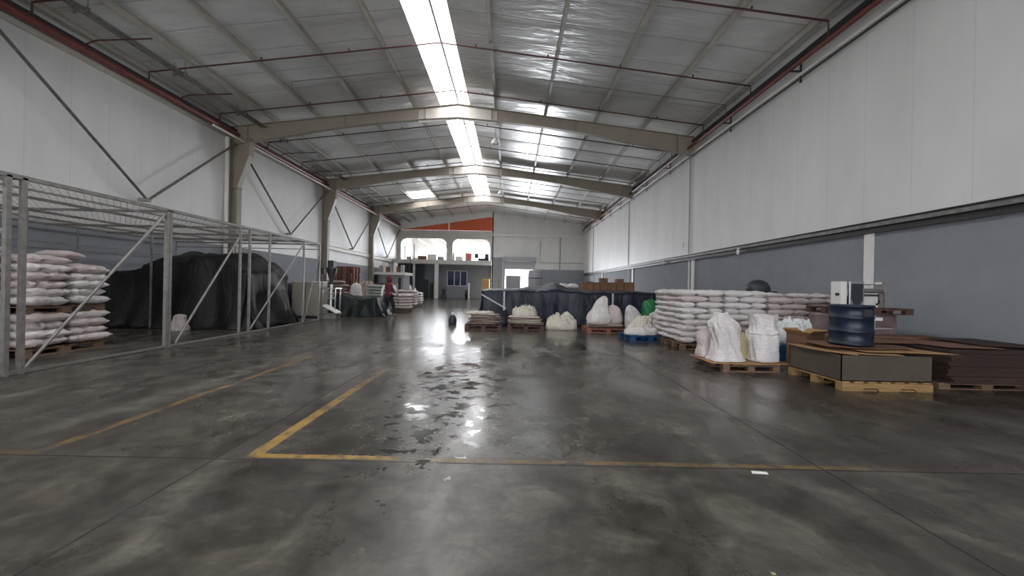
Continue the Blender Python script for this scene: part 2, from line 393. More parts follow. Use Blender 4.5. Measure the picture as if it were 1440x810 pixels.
# wall behind the viewer, with two unseen door openings added to let light in
w = MB()
for a, b in ((XL-0.2, -9.3), (-3.7, 0.7), (6.3, XR+0.2)): w.box(a, b, YN-0.2, YN, 0, 5.0)
w.prism([(XL-0.2, 5.0), (XR+0.2, 5.0), (XR+0.2, 8.5), (RX, 9.8), (XL-0.2, 8.5)], 1, YN-0.2, YN)
struct('wall_near', w, M['panel_end'])
struct('trim_1', MB().box(-60, 60, -40, -9.3, -0.25, -0.05), M['outside'])
struct('trim_2', MB().box(-60, 60, 52.1, 90, -0.25, -0.05), M['outside'])
struct('trim_3', MB().box(-1.9, 60, YF+0.3, 52.1, -0.05, 0.002), M['outside'])

# far end wall, right part, with the loading door opening
DX0, DX1, DZ = -0.62, 2.42, 4.2
w = MB(); w.box(-2.1, DX0, YF, YF+0.25, 0, DZ); w.box(DX1, XR+0.2, YF, YF+0.25, 0, DZ)
w.prism([(-2.1, DZ), (XR+0.2, DZ), (XR+0.2, roof_z(XR+.2)), (RX+0.4, roof_z(RX+0.4)), (-2.1, roof_z(-2.1))], 1, YF, YF+0.25)
w.box(-2.2, -2.0, YF, 50, 0, 9.6)
struct('wall_far', w, M['panel_end'])
w = MB(); w.box(2.75, XR-0.01, YF-0.06, YF-0.01, 0, 3.35); w.box(-2.0, -0.95, YF-0.06, YF-0.01, 0, 4.6)
struct('trim_4', w, M['grey_wall'])
struct('trim_5', MB().box(-2.1, XR, YF-0.14, YF-0.01, 6.95, 7.15), M['white_paint'])
w = MB(); w.box(DX0-0.25, DX0, YF-0.12, YF-0.02, 0, DZ); w.box(DX1, DX1+0.25, YF-0.12, YF-0.02, 0, DZ); w.box(DX0-0.3, DX1+0.3, YF-0.45, YF-0.02, DZ, DZ+0.45)
d2 = struct('door_1', w, M['grey_paint'])
sh = MB()
for i in range(9): sh.box(DX0, DX1, YF+0.02, YF+0.07-(i % 2)*0.015, 3.3+i*0.1, 3.3+(i+1)*0.1)
sh.build('roller_shutter', M['grey_paint'], d2)
w = MB(); w.tube([(5.4, YF-0.1, 3.4), (5.4, YF-0.1, 6.9)], 0.05); w.tube([(3.2, YF-0.1, 6.4), (3.2, YF-0.1, 4.1), (7.9, YF-0.1, 4.1)], 0.03)
tag(w.build('conduit', M['grey_paint']), 'thin grey conduit run on the far end wall, right of the roller door', 'conduit')

# ------------------------------------------------------------------ mezzanine at the far left
MZ0, MZ1, MF = 3.65, 4.1, 41.6
struct('trim_6', MB().box(XL, -2.1, MF, 49.9, MZ0, MZ1), M['concrete_beam'])           # mezzanine slab
def arch_frame():
    """upper screen with two wide openings with rounded top corners, one solid piece"""
    y0, y1 = YF-0.15, YF+0.15; m = MB(); zt = 7.45; zo = 6.55
    ops = [(-12.2, -7.15), (-6.5, -2.35)]
    m.box(XL, -12.2, y0, y1, MZ1, zt); m.box(-7.15, -6.5, y0, y1, MZ1, zt); m.box(-2.35, -2.1, y0, y1, MZ1, zt)
    for a, b in ops:
        r = 0.7
        pl = [(a, zt), (a, zo-r)]+[(a+r-r*math.cos(t*PI/16), zo-r+r*math.sin(t*PI/16)) for t in range(1, 9)]
        pl += [(b-r+r*math.sin(t*PI/16), zo-r+r*math.cos(t*PI/16)) for t in range(0, 8)]+[(b, zo-r), (b, zt)]
        n = len(pl); cx = (a+b)/2
        # split into strips to stay convex
        xs = sorted(set([p[0] for p in pl]))
        def under(x):
            if x < a+r: return zo-r+math.sqrt(max(0, r*r-(a+r-x)**2))
            if x > b-r: return zo-r+math.sqrt(max(0, r*r-(x-b+r)**2))
            return zo
        for x0, x1 in zip(xs[:-1], xs[1:]):
            m.prism([(x0, under(x0)), (x1, under(x1)), (x1, zt), (x0, zt)], 1, y0, y1)
    return m
struct('trim_7', arch_frame(), M['concrete_beam'])
w = MB(); w.prism([(-12.0, 7.5), (-2.1, 7.5), (-2.1, 9.0), (-2.5, 9.02)], 1, YF-0.05, YF+0.1)
struct('trim_8', w, M['orange'])
w = MB(); w.prism([(XL, 7.45), (-12.0, 7.5), (-2.5, 9.02), (-2.1, 9.0), (-2.1, 9.64), (-2.5, 9.69), (XL, 8.47)], 1, YF-0.1, YF+0.12)
w.box(-7.0, -6.85, YF-0.12, YF-0.02, 7.5, 8.3)
struct('trim_9', w, M['white_paint'])
# outer wall behind the mezzanine with window openings
w = MB(); oy0, oy1 = 50.0, 50.2
w.box(XL, -2.0, oy0, oy1, 0, 4.5); w.box(XL, -2.0, oy0, oy1, 6.15, 9.5)
for a, b in ((XL, -11.9), (-8.1, -7.3), (-2.45, -2.0)): w.box(a, b, oy0, oy1, 4.5, 6.15)
struct('wall_back', w, M['panel_end'])
for i, (a, b) in enumerate(((-11.9, -8.1), (-7.3, -2.45))):
    m = MB()
    for zz in (4.5, 6.1): m.box(a, b, 50.05, 50.12, zz, zz+0.05)
    for t in range(4): xx = a+(b-a-0.05)*t/3; m.box(xx, xx+0.05, 50.05, 50.12, 4.5, 6.15)
    wf = struct('window_%d' % (i+3), m, M['white_paint'])
# ground-floor partition below the mezzanine
w = MB(); py = 43.6; wx0, wx1, wz0, wz1 = -7.05, -4.9, 1.4, 3.0
w.box(-9.6, wx0, py, py+0.15, 0, MZ0); w.box(wx1, -2.1, py, py+0.15, 0, MZ0); w.box(wx0, wx1, py, py+0.15, 0, wz0); w.box(wx0, wx1, py, py+0.15, wz1, MZ0)
w.box(XL, -9.6, 46, 46.15, 0, MZ0)
struct('wall_partition', w, M['grey_wall'])
m = MB(); 
for a in (wx0-0.06, wx0+0.72, wx0+1.4, wx1-0.02): m.box(a, a+0.08, py-0.06, py+0.02, wz0, wz1)
m.box(wx0-0.06, wx1+0.06, py-0.06, py+0.02, wz0-0.06, wz0); m.box(wx0-0.06, wx1+0.06, py-0.06, py+0.02, wz1, wz1+0.06)
wn = struct('window_5', m, M['white_paint'])
MB().box(wx0, wx1, py+0.03, py+0.05, wz0, wz1).build('window_pane', M['glass_dark'], wn)
for i, (xx, r, lb) in enumerate(((-10.35, 0.10, 'slim white column under the mezzanine beside the dark staircase'), (-7.95, 0.2, 'thick pale column under the mezzanine, left of the blue window'), (-4.45, 0.09, 'short thin white post right of the blue window'))):
    top = MZ0 if i < 2 else 1.7
    m = MB().box(xx-r, xx+r, MF+0.1, MF+0.1+2*r, 0, top)
    tag(m.build('support_column', M['white_paint'], None, 0.01), lb, 'column')

# ------------------------------------------------------------------ steel frames
def portal_frame(y, where):
    t = thing('portal_frame', 'beige roof frame, '+where, 'roof frame', (RX, y, 0), 0, 'beige steel roof frames')
    def half(sgn, L):
        N = 14; top = []; bot = []
        for i in range(N+1):
            q = i/N; x = sgn*L*q; z = 9.5-0.12*abs(x)
            dep = 0.62-0.12*math.sin(PI*min(1, q*1.4))+0.22*max(0, (q-0.6)/0.4)**1.5
            top.append((x, z)); bot.append((x, z-dep))
        m = MB()
        for i in range(N):
            m.prism([bot[i], bot[i+1], top[i+1], top[i]], 1, -0.01, 0.01)
            for pl, th in ((top, -0.02), (bot, 0.02)):
                m.prism([pl[i], pl[i+1], (pl[i+1][0], pl[i+1][1]+th), (pl[i][0], pl[i][1]+th)], 1, -0.11, 0.11)
        for q in (0.17, 0.5, 0.97):
            i = int(q*N); m.box(top[i][0]-0.01, top[i][0]+0.01, -0.1, 0.1, bot[i][1], top[i][1])
        m.build('rafter', M['beige_steel'], t)
    half(-1, RX-XL-0.02); half(1, XR-RX-0.02)
    m = MB(); m.prism([(-1.75, 8.62), (0, 8.84), (1.75, 8.62), (1.75, 9.2), (0, 9.45), (-1.75, 9.2)], 1, -0.03, 0.03); m.build('ridge_plate', M['purlin'], t)
    # left column with a haunch
    xw = XL-RX+0.03; m = MB()
    prof = [(0.0, 0.36), (5.6, 0.36), (7.0, 0.85), (7.75, 0.9)]
    for (z0, d0), (z1, d1) in zip(prof[:-1], prof[1:]):
        m.prism([(xw, z0), (xw+d0, z0), (xw+d1, z1), (xw, z1)], 1, -0.012, 0.012)
        m.prism([(xw+d0-0.02, z0), (xw+d0, z0), (xw+d1, z1), (xw+d1-0.02, z1)], 1, -0.15, 0.15)
    m.box(xw, xw+0.02, -0.15, 0.15, 0, 8.2); m.box(xw, xw+0.4, -0.14, 0.14, 5.55, 5.6)
    m.box(xw-0.0, xw+0.42, -0.17, 0.17, 0, 0.03)
    m.build('column', M['beige_steel'], t)
    dy = 1.3 if y < 9 else 0
    m = MB().box(XR-RX+0.001, XR-RX+0.075, dy-0.09, dy+0.09, 0, DADO-0.12); m.build('wall_column', M['white_paint'], t)
    return t
for y, wd in ((7.6, 'nearest, almost overhead'), (17.5, 'first one fully seen from the front'), (26.1, 'second one seen from the front'), (34.7, 'last one before the far end')):
    portal_frame(y, wd)
PUR = [(-12.3, 'along the left eave'), (-10.6, 'beside the hung cable tray on the left'), (-8.7, 'third from the left eave'), (-6.55, 'fourth from the left eave'), (-4.4, 'next left of the skylight strip'), (-0.8, 'next right of the skylight strip'), (1.4, 'second right of the skylight'), (3.6, 'third right of the skylight'), (5.75, 'fourth right of the skylight, broad in view'), (7.75, 'along the right eave')]
for x, lb in PUR:
    m = MB(); z = roof_z(x)-0.001; w2 = 0.05 if abs(x+12.3) > .1 else 0.08
    m.box(x-w2, x+w2, YN, YF-0.15, z-0.198, z-0.186); m.box(x-w2, x-w2+0.012, YN, YF-0.15, z-0.19, z-0.02*0.12); m.box(x-w2, x+w2, YN, YF-0.15, z-0.02, z-0.008)
    tag(m.build('roof_purlin', M['purlin']), 'long pale steel roof purlin '+lb, 'purlin', 'purlins under the roof')

# ------------------------------------------------------------------ wall bracing, eave members, pipes
bays = [(0.3, 8.9, 'nearest bay, partly out of view'), (8.9, 17.5, 'bay above the near end of the cage'), (17.5, 26.1, 'bay above the far end of the cage'), (26.1, 34.7, 'bay above the wooden pallets'), (34.7, 43.1, 'last bay before the mezzanine')]
for i, (a, b, lb) in enumerate(bays):
    t = thing('wall_brace', 'V-shaped steel bracing on the left wall, '+lb, 'bracing', (XL+0.3, (a+b)/2, 4.1), 0, 'V braces on the left wall')
    h = (b-a)/2
    for sg in (-1, 1):
        m = MB(); m.bar((0, sg*(h-0.15), 3.4), (0, sg*0.03, 0), 0.1, 0.012); m.bar((0.0, sg*(h-0.15), 3.4), (0, sg*0.03, 0), 0.012, 0.1)
        m.build('brace_bar', M['galv_dull'], t)
    MB().box(-0.25, 0.04, -0.09, 0.09, -0.06, 0.04).build('gusset_plate', M['beige_steel'], t)
for i, (a, b) in enumerate(((26.3, 34.5), (34.9, 43.0))):
    m = MB(); m.box(XL+0.02, XL+0.2, a, b, 3.72, 3.74); m.box(XL+0.02, XL+0.2, a, b, 3.96, 3.98); m.box(XL+0.1, XL+0.12, a, b, 3.72, 3.98)
    tag(m.build('wall_beam', M['purlin']), 'horizontal beige wall beam above the ' + ('wooden pallets stack' if i == 0 else 'staircase end of the left wall'), 'beam')
struct('trim_10', MB().box(XL+0.001, XL+0.1, YN, YF-0.2, 7.72, 7.86), M['purlin'])
tag(MB().box(XL+0.02, XL+0.26, YN, YF-0.2, 8.06, 8.16).build('eave_beam', M['black_steel']), 'black steel eave beam along the top of the left wall', 'beam')
m = MB().tube([(XL+0.62, 15.6, 7.62), (XL+0.62, YF-0.3, 7.52)], 0.05)
tag(m.build('sprinkler_main', M['white_paint']), 'pale pipe running past the left columns towards the far end', 'pipe')
m = MB().tube([(XL+0.28, YN, 7.93), (XL+0.28, YF-0.3, 7.93)], 0.115, 12)
tag(m.build('sprinkler_main', M['red_pipe']), 'thick rusty red main pipe along the left eave', 'pipe')
m = MB().tube([(XR-0.28, YN, 7.72), (XR-0.28, YF-0.2, 7.72)], 0.065, 12)
tag(m.build('sprinkler_main', M['red_pipe']), 'red sprinkler main pipe high along the right wall', 'pipe')
m = MB().tube([(XR-0.1, YN, 7.5), (XR-0.1, YF-0.2, 7.5)], 0.045, 10)
tag(m.build('conduit', M['white_paint']), 'white conduit below the red pipe on the right wall', 'conduit')
m = MB().tube([(XR-0.12, YN, 7.37), (XR-0.12, YF-0.2, 7.37)], 0.025, 8)
tag(m.build('conduit', M['black_steel']), 'thin black conduit lowest under the right eave pipes', 'conduit')
tag(MB().box(XR-0.12, XR-0.02, YN, YF-0.2, 8.0, 8.1).build('eave_beam', M['black_steel']), 'black steel eave rail above the red pipe on the right wall', 'beam')
m = MB()
for y in (1.5, 5.5, 11, 14.5, 20, 23.5, 29, 32, 37, 40): m.box(XR-0.36, XR-0.02, y, y+0.04, 7.6, 7.64); m.box(XR-0.06, XR-0.02, y, y+0.04, 7.3, 8.0)
tag(m.build('pipe_bracket', M['black_steel']), 'black wall brackets carrying the pipes under the right eave', 'bracket')
ys = [3.4, 6.6, 9.78, 12.95, 16.1, 19.3, 22.4, 25.2, 28.5, 31.6, 35.5, 38.6]
wd = ['nearest, overhead', 'second', 'third, nearest one clearly in view at right', 'fourth, long one crossing the near roof', 'fifth, just before the first full frame', 'sixth, just beyond the first full frame', 'seventh', 'eighth', 'ninth', 'tenth', 'eleventh', 'twelfth and farthest']
for y, lb in zip(ys, wd):
    def pz(x): return roof_z(x)-0.27
    t = thing('sprinkler_pipe', 'dark sprinkler branch pipe crossing under the roof, '+lb+(' down the hall' if ',' not in lb else ''), 'pipe', (RX, y, 0), 0, 'sprinkler branch pipes')
    xl = XL+0.5-RX; xr = XR-0.28-RX
    m = MB().tube([(xl, 0, 8.03), (xl, 0, pz(XL+.5)), (0, 0, 9.43), (xr, 0, pz(XR-.28)), (xr, 0, 7.75)], 0.026, 8)
    m.tube([(xl-0.2, 0, 7.98), (xl, 0, 8.04)], 0.03)
    m.build('pipe_run', M['dark_pipe'], t)
    for x in (-8.8, -5.9, -3.0, 1.2, 3.6, 6.0, 8.4):
        MB().lathe([(0.015, 0.02), (0.02, 0.05), (0.035, 0.07), (0.012, 0.09), (0.02, 0.11)], 8, (x, 0, pz(x+RX))).build('sprinkler_head', M['dark_pipe'], t)
for y, lb in ((7.9, 'nearest'), (14.4, 'second'), (20.8, 'third'), (30.0, 'fourth'), (37.0, 'farthest')):
    m = MB().tube([(-8.2, y, roof_z(-8.2)-0.36), (-8.2, y, roof_z(-8.2)-0.23), (RX, y, 9.46), (XR-0.3, y, roof_z(XR-.3)-0.23), (XR-0.3, y, 7.8)], 0.014, 6)
    tag(m.build('conduit', M['galv_dull']), 'thin grey conduit crossing under the roof, '+lb, 'conduit', 'thin roof conduits')
for i, y in enumerate((8.5, 11.2, 14.4, 20.7, 24.0, 27.3, 30.0, 33.0, 37.0)):
    m = MB().tube([(XL+0.15, y, 8.05), (XL+0.6, y, 8.22), (-10.4, y, 8.3)], 0.022, 6)
    tag(m.build('pipe_stub', M['dark_pipe']), 'short dark pipe stub at the left eave, '+['nearest', 'second', 'third', 'fourth', 'fifth', 'sixth', 'seventh', 'eighth', 'farthest'][i]+' of nine', 'pipe', 'pipe stubs at the left eave')
# hung twin-conduit tray
t = thing('cable_tray', 'hung pair of grey conduits with clamps running under the left roof slope', 'cable tray', (-11.15, 0, 0))
for dx in (-0.1, 0.02, 0.12): MB().tube([(dx, YN, 8.3), (dx, YF-0.3, 8.3)], 0.03, 8).build('conduit_run', M['galv_dull'], t)
for y in range(4, 43, 3):
    m = MB(); m.box(-0.2, 0.2, y, y+0.05, 8.23, 8.26)
    for dx in (-0.18, 0.18): m.tube([(dx, y+0.025, 8.24), (dx, y+0.025, roof_z(-11.15+dx))], 0.01, 6); m.box(dx-0.03, dx+0.03, y-0.01, y+0.06, 8.2, 8.34)
    m.build('hanger', M['galv_dull'], t)
# right wall rail, pipes
t = thing('cable_tray', 'grey cable tray with dark underside along the right wall above the grey band', 'cable tray', (XR, 0, 2.95))
m = MB(); m.box(-0.1, -0.005, YN, YF-0.1, -0.08, -0.07); m.box(-0.1, -0.095, YN, YF-0.1, -0.08, 0.0); m.box(-0.01, -0.002, YN, YF-0.1, -0.08, 0.06); m.build('tray', M['galv_dull'], t)
MB().tube([(-0.05, YN, -0.02), (-0.05, YF-0.2, -0.02)], 0.022).build('conduit_run', M['galv'], t)
MB().tube([(-0.04, YN, 0.05), (-0.04, 2, 0.055), (-0.04, YF-0.2, 0.05)], 0.015).build('cable', M['black_steel'], t)
MB().box(-0.03, 0.02, YN, YF-0.1, -0.2, -0.09).build('support_rail', M['black_steel'], t)
for y, lb in ((17.75, 'nearest of three'), (26.9, 'middle of three'), (38.5, 'farthest, near the end wall')):
    m = MB().tube([(XR-0.05, y, 3.05), (XR-0.05, y, 7.4)], 0.028, 8)
    tag(m.build('downpipe', M['grey_paint']), 'thin dark vertical pipe up the white right wall, '+lb, 'pipe', 'vertical pipes on the right wall')
    m = MB().tube([(XR-0.02, y, 0.0), (XR-0.02, y, 2.74)], 0.04, 8)
    tag(m.build('downpipe', M['white_paint']), 'pale vertical pipe on the grey right wall below the tray, '+lb, 'pipe', 'vertical pipes on the grey band')
for y, lb in ((13.7, 'nearer'), (20.5, 'farther')):
    m = MB().lathe([(0.02, -0.2), (0.05, -0.16), (0.05, -0.05), (0.02, 0)], 10, (XR-0.16, y, 2.86)); m.box(XR-0.19, XR-0.1, y-0.02, y+0.02, 2.86, 2.9)
    tag(m.build('wall_lamp', M['white_paint']), 'small white fixture hanging under the right wall tray, '+lb+' one', 'fixture')
m = MB().box(XR-0.04, XR-0.001, 18.4, 18.52, 3.4, 3.62)
tag(m.build('switch_box', M['white_paint'], None, 0.005), 'small white box on the right wall beside the nearest dark vertical pipe', 'switch box')
m = MB().tube([(XL+0.1, 17.1, 0), (XL+0.1, 17.1, 7.7)], 0.09, 12)
tag(m.build('downpipe', M['white_paint']), 'white downpipe beside the nearest left column', 'pipe')
# ridge lamps
for y, lb in ((19.6, 'nearer'), (30.2, 'farther')):
    t = thing('pendant_lamp', 'small round white lamp hanging under the ridge beside the skylight, '+lb+' one', 'lamp', (-0.92, y, 8.55), 0, 'pendant lamps')
    MB().lathe([(0.03, 0.28), (0.1, 0.22), (0.19, 0.06), (0.2, 0), (0.17, -0.06), (0.06, -0.12)], 16).build('lamp_shade', M['white_paint'], t)
    MB().tube([(0, 0, 0.27), (0, 0, 0.76)], 0.012, 6).build('suspension_rod', M['galv_dull'], t)

# ------------------------------------------------------------------ sacks and pallets
def bag_mesh(L, W, H, seed, flat=0.0, sag=0.0, NS=1.0):
    nu, nv = 20, 14; m = MB()
    def pt(u, v, sgn):
        a, b = abs(u), abs(v)
        t = (1-a**4)**0.5*(1-b**3.6)**0.48
        x = u*L/2*(1-0.05*(1-b**2)+0.02*noise.noise(Vector((v*2, seed, 1))))
        y = v*W/2*(1-0.10*(a**6)-0.03*(1-a**2)*0)
        nz = noise.noise(Vector((u*2.3+seed*3.1, v*2.1, sgn*2.0)))
        nf = noise.noise(Vector((u*6+seed*1.7, v*5, sgn*3.0)))
        z = H*(0.5+sgn*0.5*t*(1+(0.22 if sgn > 0 else 0.05)*nz*NS+0.10*nf*NS))
        z += -sag*abs(u)**2
        z = max(0.0, z) if not sag else z
        return (x+0.02*nz*NS, y+0.03*nf*NS*(1-0.5*a), z)
    for sgn in (1, -1):
        m.grid(lambda i, j: pt(max(-1, min(1, math.sin((i*2-1)*PI/2))), max(-1, min(1, math.sin((j*2-1)*PI/2))), sgn), nu, nv)
    # sewn ends
    for e in (-1, 1):
        m.grid(lambda i, j: (e*(L/2*(0.95+0.05*abs(j*2-1)**2)+i*0.025-0.005), (j*2-1)*W/2*0.86, H*0.5+0.006*math.sin(j*21+seed)), 1, 8)
    return m.mesh('sack', M['sack'])
BAGS = [bag_mesh(0.67, 0.42, 0.160, s_, 0, 0, 1.3) for s_ in (1, 2, 3, 4, 5, 6)]
LOOSE = [bag_mesh(0.68, 0.42, 0.175, s_, 0, 0, 2.2) for s_ in (11, 12, 13, 14, 15)]
BAGS_P = []
def variants(meshes, matname):
    r = []
    for me in meshes:
        q = me.copy(); q.materials.clear(); q.materials.append(M[matname]); r.append(q)
    return r
SETS = {'sack': BAGS, 'loose': LOOSE}
SETS['loose_pink'] = variants(LOOSE, 'sack_pink')
for nm in ('sack_pink', 'sack_cream', 'sack_grey', 'sack_brown', 'sack_old', 'sack_yellow'): SETS[nm] = variants(BAGS, nm)
def sack(loc, rz, label, group, kind='sack', scale=(1, 1, 1), tilt=(0, 0), cat='sack', name='grain_sack'):
    o = bpy.data.objects.new(name, rnd.choice(SETS[kind])); C.objects.link(o)
    if tilt == (0, 0): tilt = (rnd.uniform(-.025, .025), rnd.uniform(-.02, .02))
    o.location = loc; o.rotation_euler = (tilt[0], tilt[1], rz); o.scale = (scale[0]*rnd.uniform(.93, .99), scale[1], scale[2])
    return tag(o, label, cat, group)

def make_pallet(name, label, m, W=1.2, D=1.0, H=0.14, boards=6, blocks=True):
    """W along x, D along y; thing origin at its centre on the floor"""
    t = thing(name, label, 'pallet')
    bt = 0.02; bw = W/boards*0.68
    for i in range(3):
        y = -D/2+0.05+i*(D-0.1)/2
        mb = MB()
        if blocks:
            for x in (-W/2+0.07, 0, W/2-0.07): mb.box(x-0.07, x+0.07, y-0.05, y+0.05, bt, H-bt*2)
            mb.box(-W/2, W/2, y-0.05, y+0.05, H-2*bt, H-bt)
        else: mb.box(-W/2, W/2, y-0.02, y+0.02, bt, H-bt)
        mb.build('stringer', m, t)
        MB().box(-W/2, W/2, y-0.05, y+0.05, 0, bt).build('bottom_board', m, t)
    for i in range(boards):
        x = -W/2+bw/2+i*(W-bw)/(boards-1)
        MB().box(x-bw/2, x+bw/2, -D/2, D/2, H-bt, H).build('deck_board', m, t)
    return t
pal_w = make_pallet('wooden_pallet', 'x', M['wood'])
def pallet(loc, rz, label, group=None, src=None):
    src = src or pal_w
    if not src.get('used'):
        src['used'] = 1; src.location = loc; src.rotation_euler = (0, 0, rz); src['label'] = label
        if group: src['group'] = group
        return src
    r = dup(src, loc, rz, label, group)
    if 'used' in r: del r['used']
    return r

# main right-hand sack wall: four pallets side by side against the right wall
X0, Y0 = 4.02, 9.15
PW = 1.01
pos = ['leftmost', 'second', 'third', 'wall-side']
G = 'white sacks in the long stack by the right wall'
for p in range(4):
    pallet((X0+PW*p+0.5, Y0+0.52, 0), PI/2 if p % 2 else 0, 'wooden pallet under the white sack wall, %s of four' % pos[p], 'pallets under the sack wall').scale = (0.83, 1.0, 1) if p % 2 == 0 else (1, .82, 1)
    nl = [9, 9, 8, 8][p]; hs = 0.1375
    for l in range(nl):
        z = 0.145+l*hs
        flip = (l+p) % 2
        # front row
        xa = X0+p*PW
        kd = 'sack' if p < 2 else 'sack_pink'
        if rnd.random() < 0.2: kd = 'sack_pink'
        j = lambda a=0.02: rnd.uniform(-a, a)
        lw = layer_word(l, nl)
        spread = (0.012*(nl-l)/nl)
        if flip:
            sack((xa+0.33+j()+edge, Y0+0.205+j(), z), j(0.05), 'long white sack, %s layer, left front of %s pallet stack' % (lw, pos[p]), G, kd)
            sack((xa+0.815+j(.012), Y0+0.23+j(.012), z), PI/2+j(0.04), 'end-on white sack, %s layer, right front of %s pallet stack' % (lw, pos[p]), G, kd, (0.75, 0.78, 1))
        else:
            sack((xa+0.18+j(.012), Y0+0.23+j(.012), z), PI/2+j(0.04), 'end-on white sack, %s layer, left front of %s pallet stack' % (lw, pos[p]), G, kd, (0.75, 0.78, 1))
            sack((xa+0.675+j(), Y0+0.205+j(), z), j(0.05), 'long white sack, %s layer, right front of %s pallet stack' % (lw, pos[p]), G, kd)
        rows = range(1, 4) if (p == 0 or l == nl-1) else []
        edge = rnd.uniform(-.05, .02) if p == 0 else 0
        rw = ['', 'second row', 'third row', 'rear row']
        for r in rows:
            sack((xa+0.335+j()+(rnd.uniform(-.06, .02) if p == 0 else 0), Y0+0.3+0.41*r+j(.012), z), j(0.06), 'white sack, %s layer, %s back on left of %s pallet stack' % (lw, rw[r], pos[p]), G, kd)
            if l == nl-1:
                sack((xa+0.84+j(.01), Y0+0.3+0.41*r+j(.01), z), j(0.04), 'short white sack, top layer, %s back on right of %s pallet stack' % (rw[r], pos[p]), G, kd, (0.5, 0.95, 1))
pallet((X0+0.5, Y0+1.56, 0), 0, 'wooden pallet under the rear of the white sack wall, at its left end').scale = (0.83, 0.6, 1)
# loose sacks on top of the wall of sacks
for i, (x, y, rz, lb) in enumerate(((6.35, 9.55, 0.5, 'left'), (6.9, 9.4, -0.3, 'middle'), (7.5, 9.5, 0.7, 'right'))):
    sack((x, y, 0.145+8*0.1375+0.01), rz, 'rumpled white sack lying loose on top of the sack wall near the machine, %s one' % lb, 'loose sacks on top', 'loose', (0.8, 0.9, 0.65))
m = MB().lathe([(0.31, 0), (0.31, 0.05), (0.28, 0.16), (0.2, 0.26), (0.08, 0.31), (0.02, 0.32)], 20)
o = m.build('dark_cap', M['machine_dark']); o.location = (6.95, 11.0, 1.41); o.name = 'plastic_tub'
tag(o, 'dark rounded tub lying upside down behind the top of the sack wall', 'tub')
m = MB().box(6.5, 7.4, 10.85, 11.6, 0, 1.405); tag(m.build('crate', M['card_dark'], None, 0.01), 'dark crate behind the sack wall carrying the dark tub', 'crate')

# ---- pallet with upright half-empty sacks
ctr = (4.17, 7.25)
pallet((ctr[0], ctr[1], 0), 0.03, 'wooden pallet holding the two upright white sacks on cardboard')
def sheet_mesh(pts, z, th, seed, wav=0.01):
    """irregular flat sheet, slightly warped"""
    m = MB(); n = len(pts); cx = sum(p[0] for p in pts)/n; cy = sum(p[1] for p in pts)/n
    R = 6; vs = []
    def zz(x, y): return z+wav*noise.noise(Vector((x*2, y*2, seed)))+wav
    for lay in (0, th):
        vs.append((cx, cy, zz(cx, cy)+lay))
        for r in range(1, R+1):
            for p in pts: x = cx+(p[0]-cx)*r/R; y = cy+(p[1]-cy)*r/R; vs.append((x, y, zz(x, y)+lay))
    fs = []; S_ = 1+R*n
    for b in (0, S_):
        for i in range(n): fs.append((b, b+1+i, b+1+(i+1) % n))
        for r in range(R-1):
            for i in range(n): a = b+1+r*n; fs.append((a+i, a+(i+1) % n, a+n+(i+1) % n, a+n+i))
    a = 1+(R-1)*n
    for i in range(n): fs.append((a+i, a+(i+1) % n, S_+a+(i+1) % n, S_+a+i))
    return m.add(vs, fs)
m = sheet_mesh([(3.48, 6.72), (4.2, 6.68), (4.88, 6.74), (4.86, 7.7), (4.0, 7.8), (3.5, 7.6)], 0.142, 0.006, 2, 0.004)
tag(m.build('cardboard_sheet', M['card']), 'tan cardboard sheet on the pallet under the upright white sacks', 'cardboard sheet')
def densify(p):
    out = [p[0]]
    for a, b in zip(p[:-1], p[1:]):
        k = max(1, int(math.hypot(a[0]-b[0], a[1]-b[1])/0.035))
        out += [(a[0]+(b[0]-a[0])*i/k, a[1]+(b[1]-a[1])*i/k) for i in range(1, k+1)]
    return out
def upright_sack(name, label, loc, prof, mt, lean=(0, 0), sq=0.35, n=64, ns=0.06, seed=0, rz=0, ell=1.0):
    """open or gathered standing sack; prof = [(radius, height)]"""
    n = 72; prof = [(0.02, 0.0)]+densify(prof); m = MB(); vs = []; rows = len(prof)
    for (r, z) in prof:
        t = z/max(p[1] for p in prof)
        for k in range(n):
            a = 2*PI*k/n
            se = 1/(abs(math.cos(a))**(2+4*sq)+abs(math.sin(a))**(2+4*sq))**(1/(2+4*sq))
            hgt = max(p[1] for p in prof)
            c1 = noise.noise(Vector((math.cos(a)*1.6+seed, math.sin(a)*1.6, z*2.5/max(hgt, .3))))
            c2 = abs(noise.noise(Vector((math.cos(a+z*1.5)*3.0+seed, math.sin(a+z*1.5)*3.0, z*1.6))))
            c3 = abs(noise.noise(Vector((math.cos(a)*4+seed, math.sin(a)*4, z*9))))
            q = r*se*(1+ns*1.3*c1-ns*2.2*c2*min(1, z/0.15+.3)-ns*1.2*c3+ns*0.6)
            zz = z+(0.03*noise.noise(Vector((a*2, seed, 0))) if z > 0.03 else 0)
            vs.append((q*math.cos(a)+lean[0]*t*t, q*ell*math.sin(a)+lean[1]*t*t, zz))
    fs = [(i*n+k, i*n+(k+1) % n, (i+1)*n+(k+1) % n, (i+1)*n+k) for i in range(rows-1) for k in range(n)]
    fs.append(tuple(range(n))[::-1])
    fs.append(tuple(range((rows-1)*n, rows*n)))
    m.add(vs, fs, 0, True); o = m.build(name, mt); o.location = loc; o.rotation_euler[2] = rz
    return tag(o, label, 'sack')
zc = 0.165
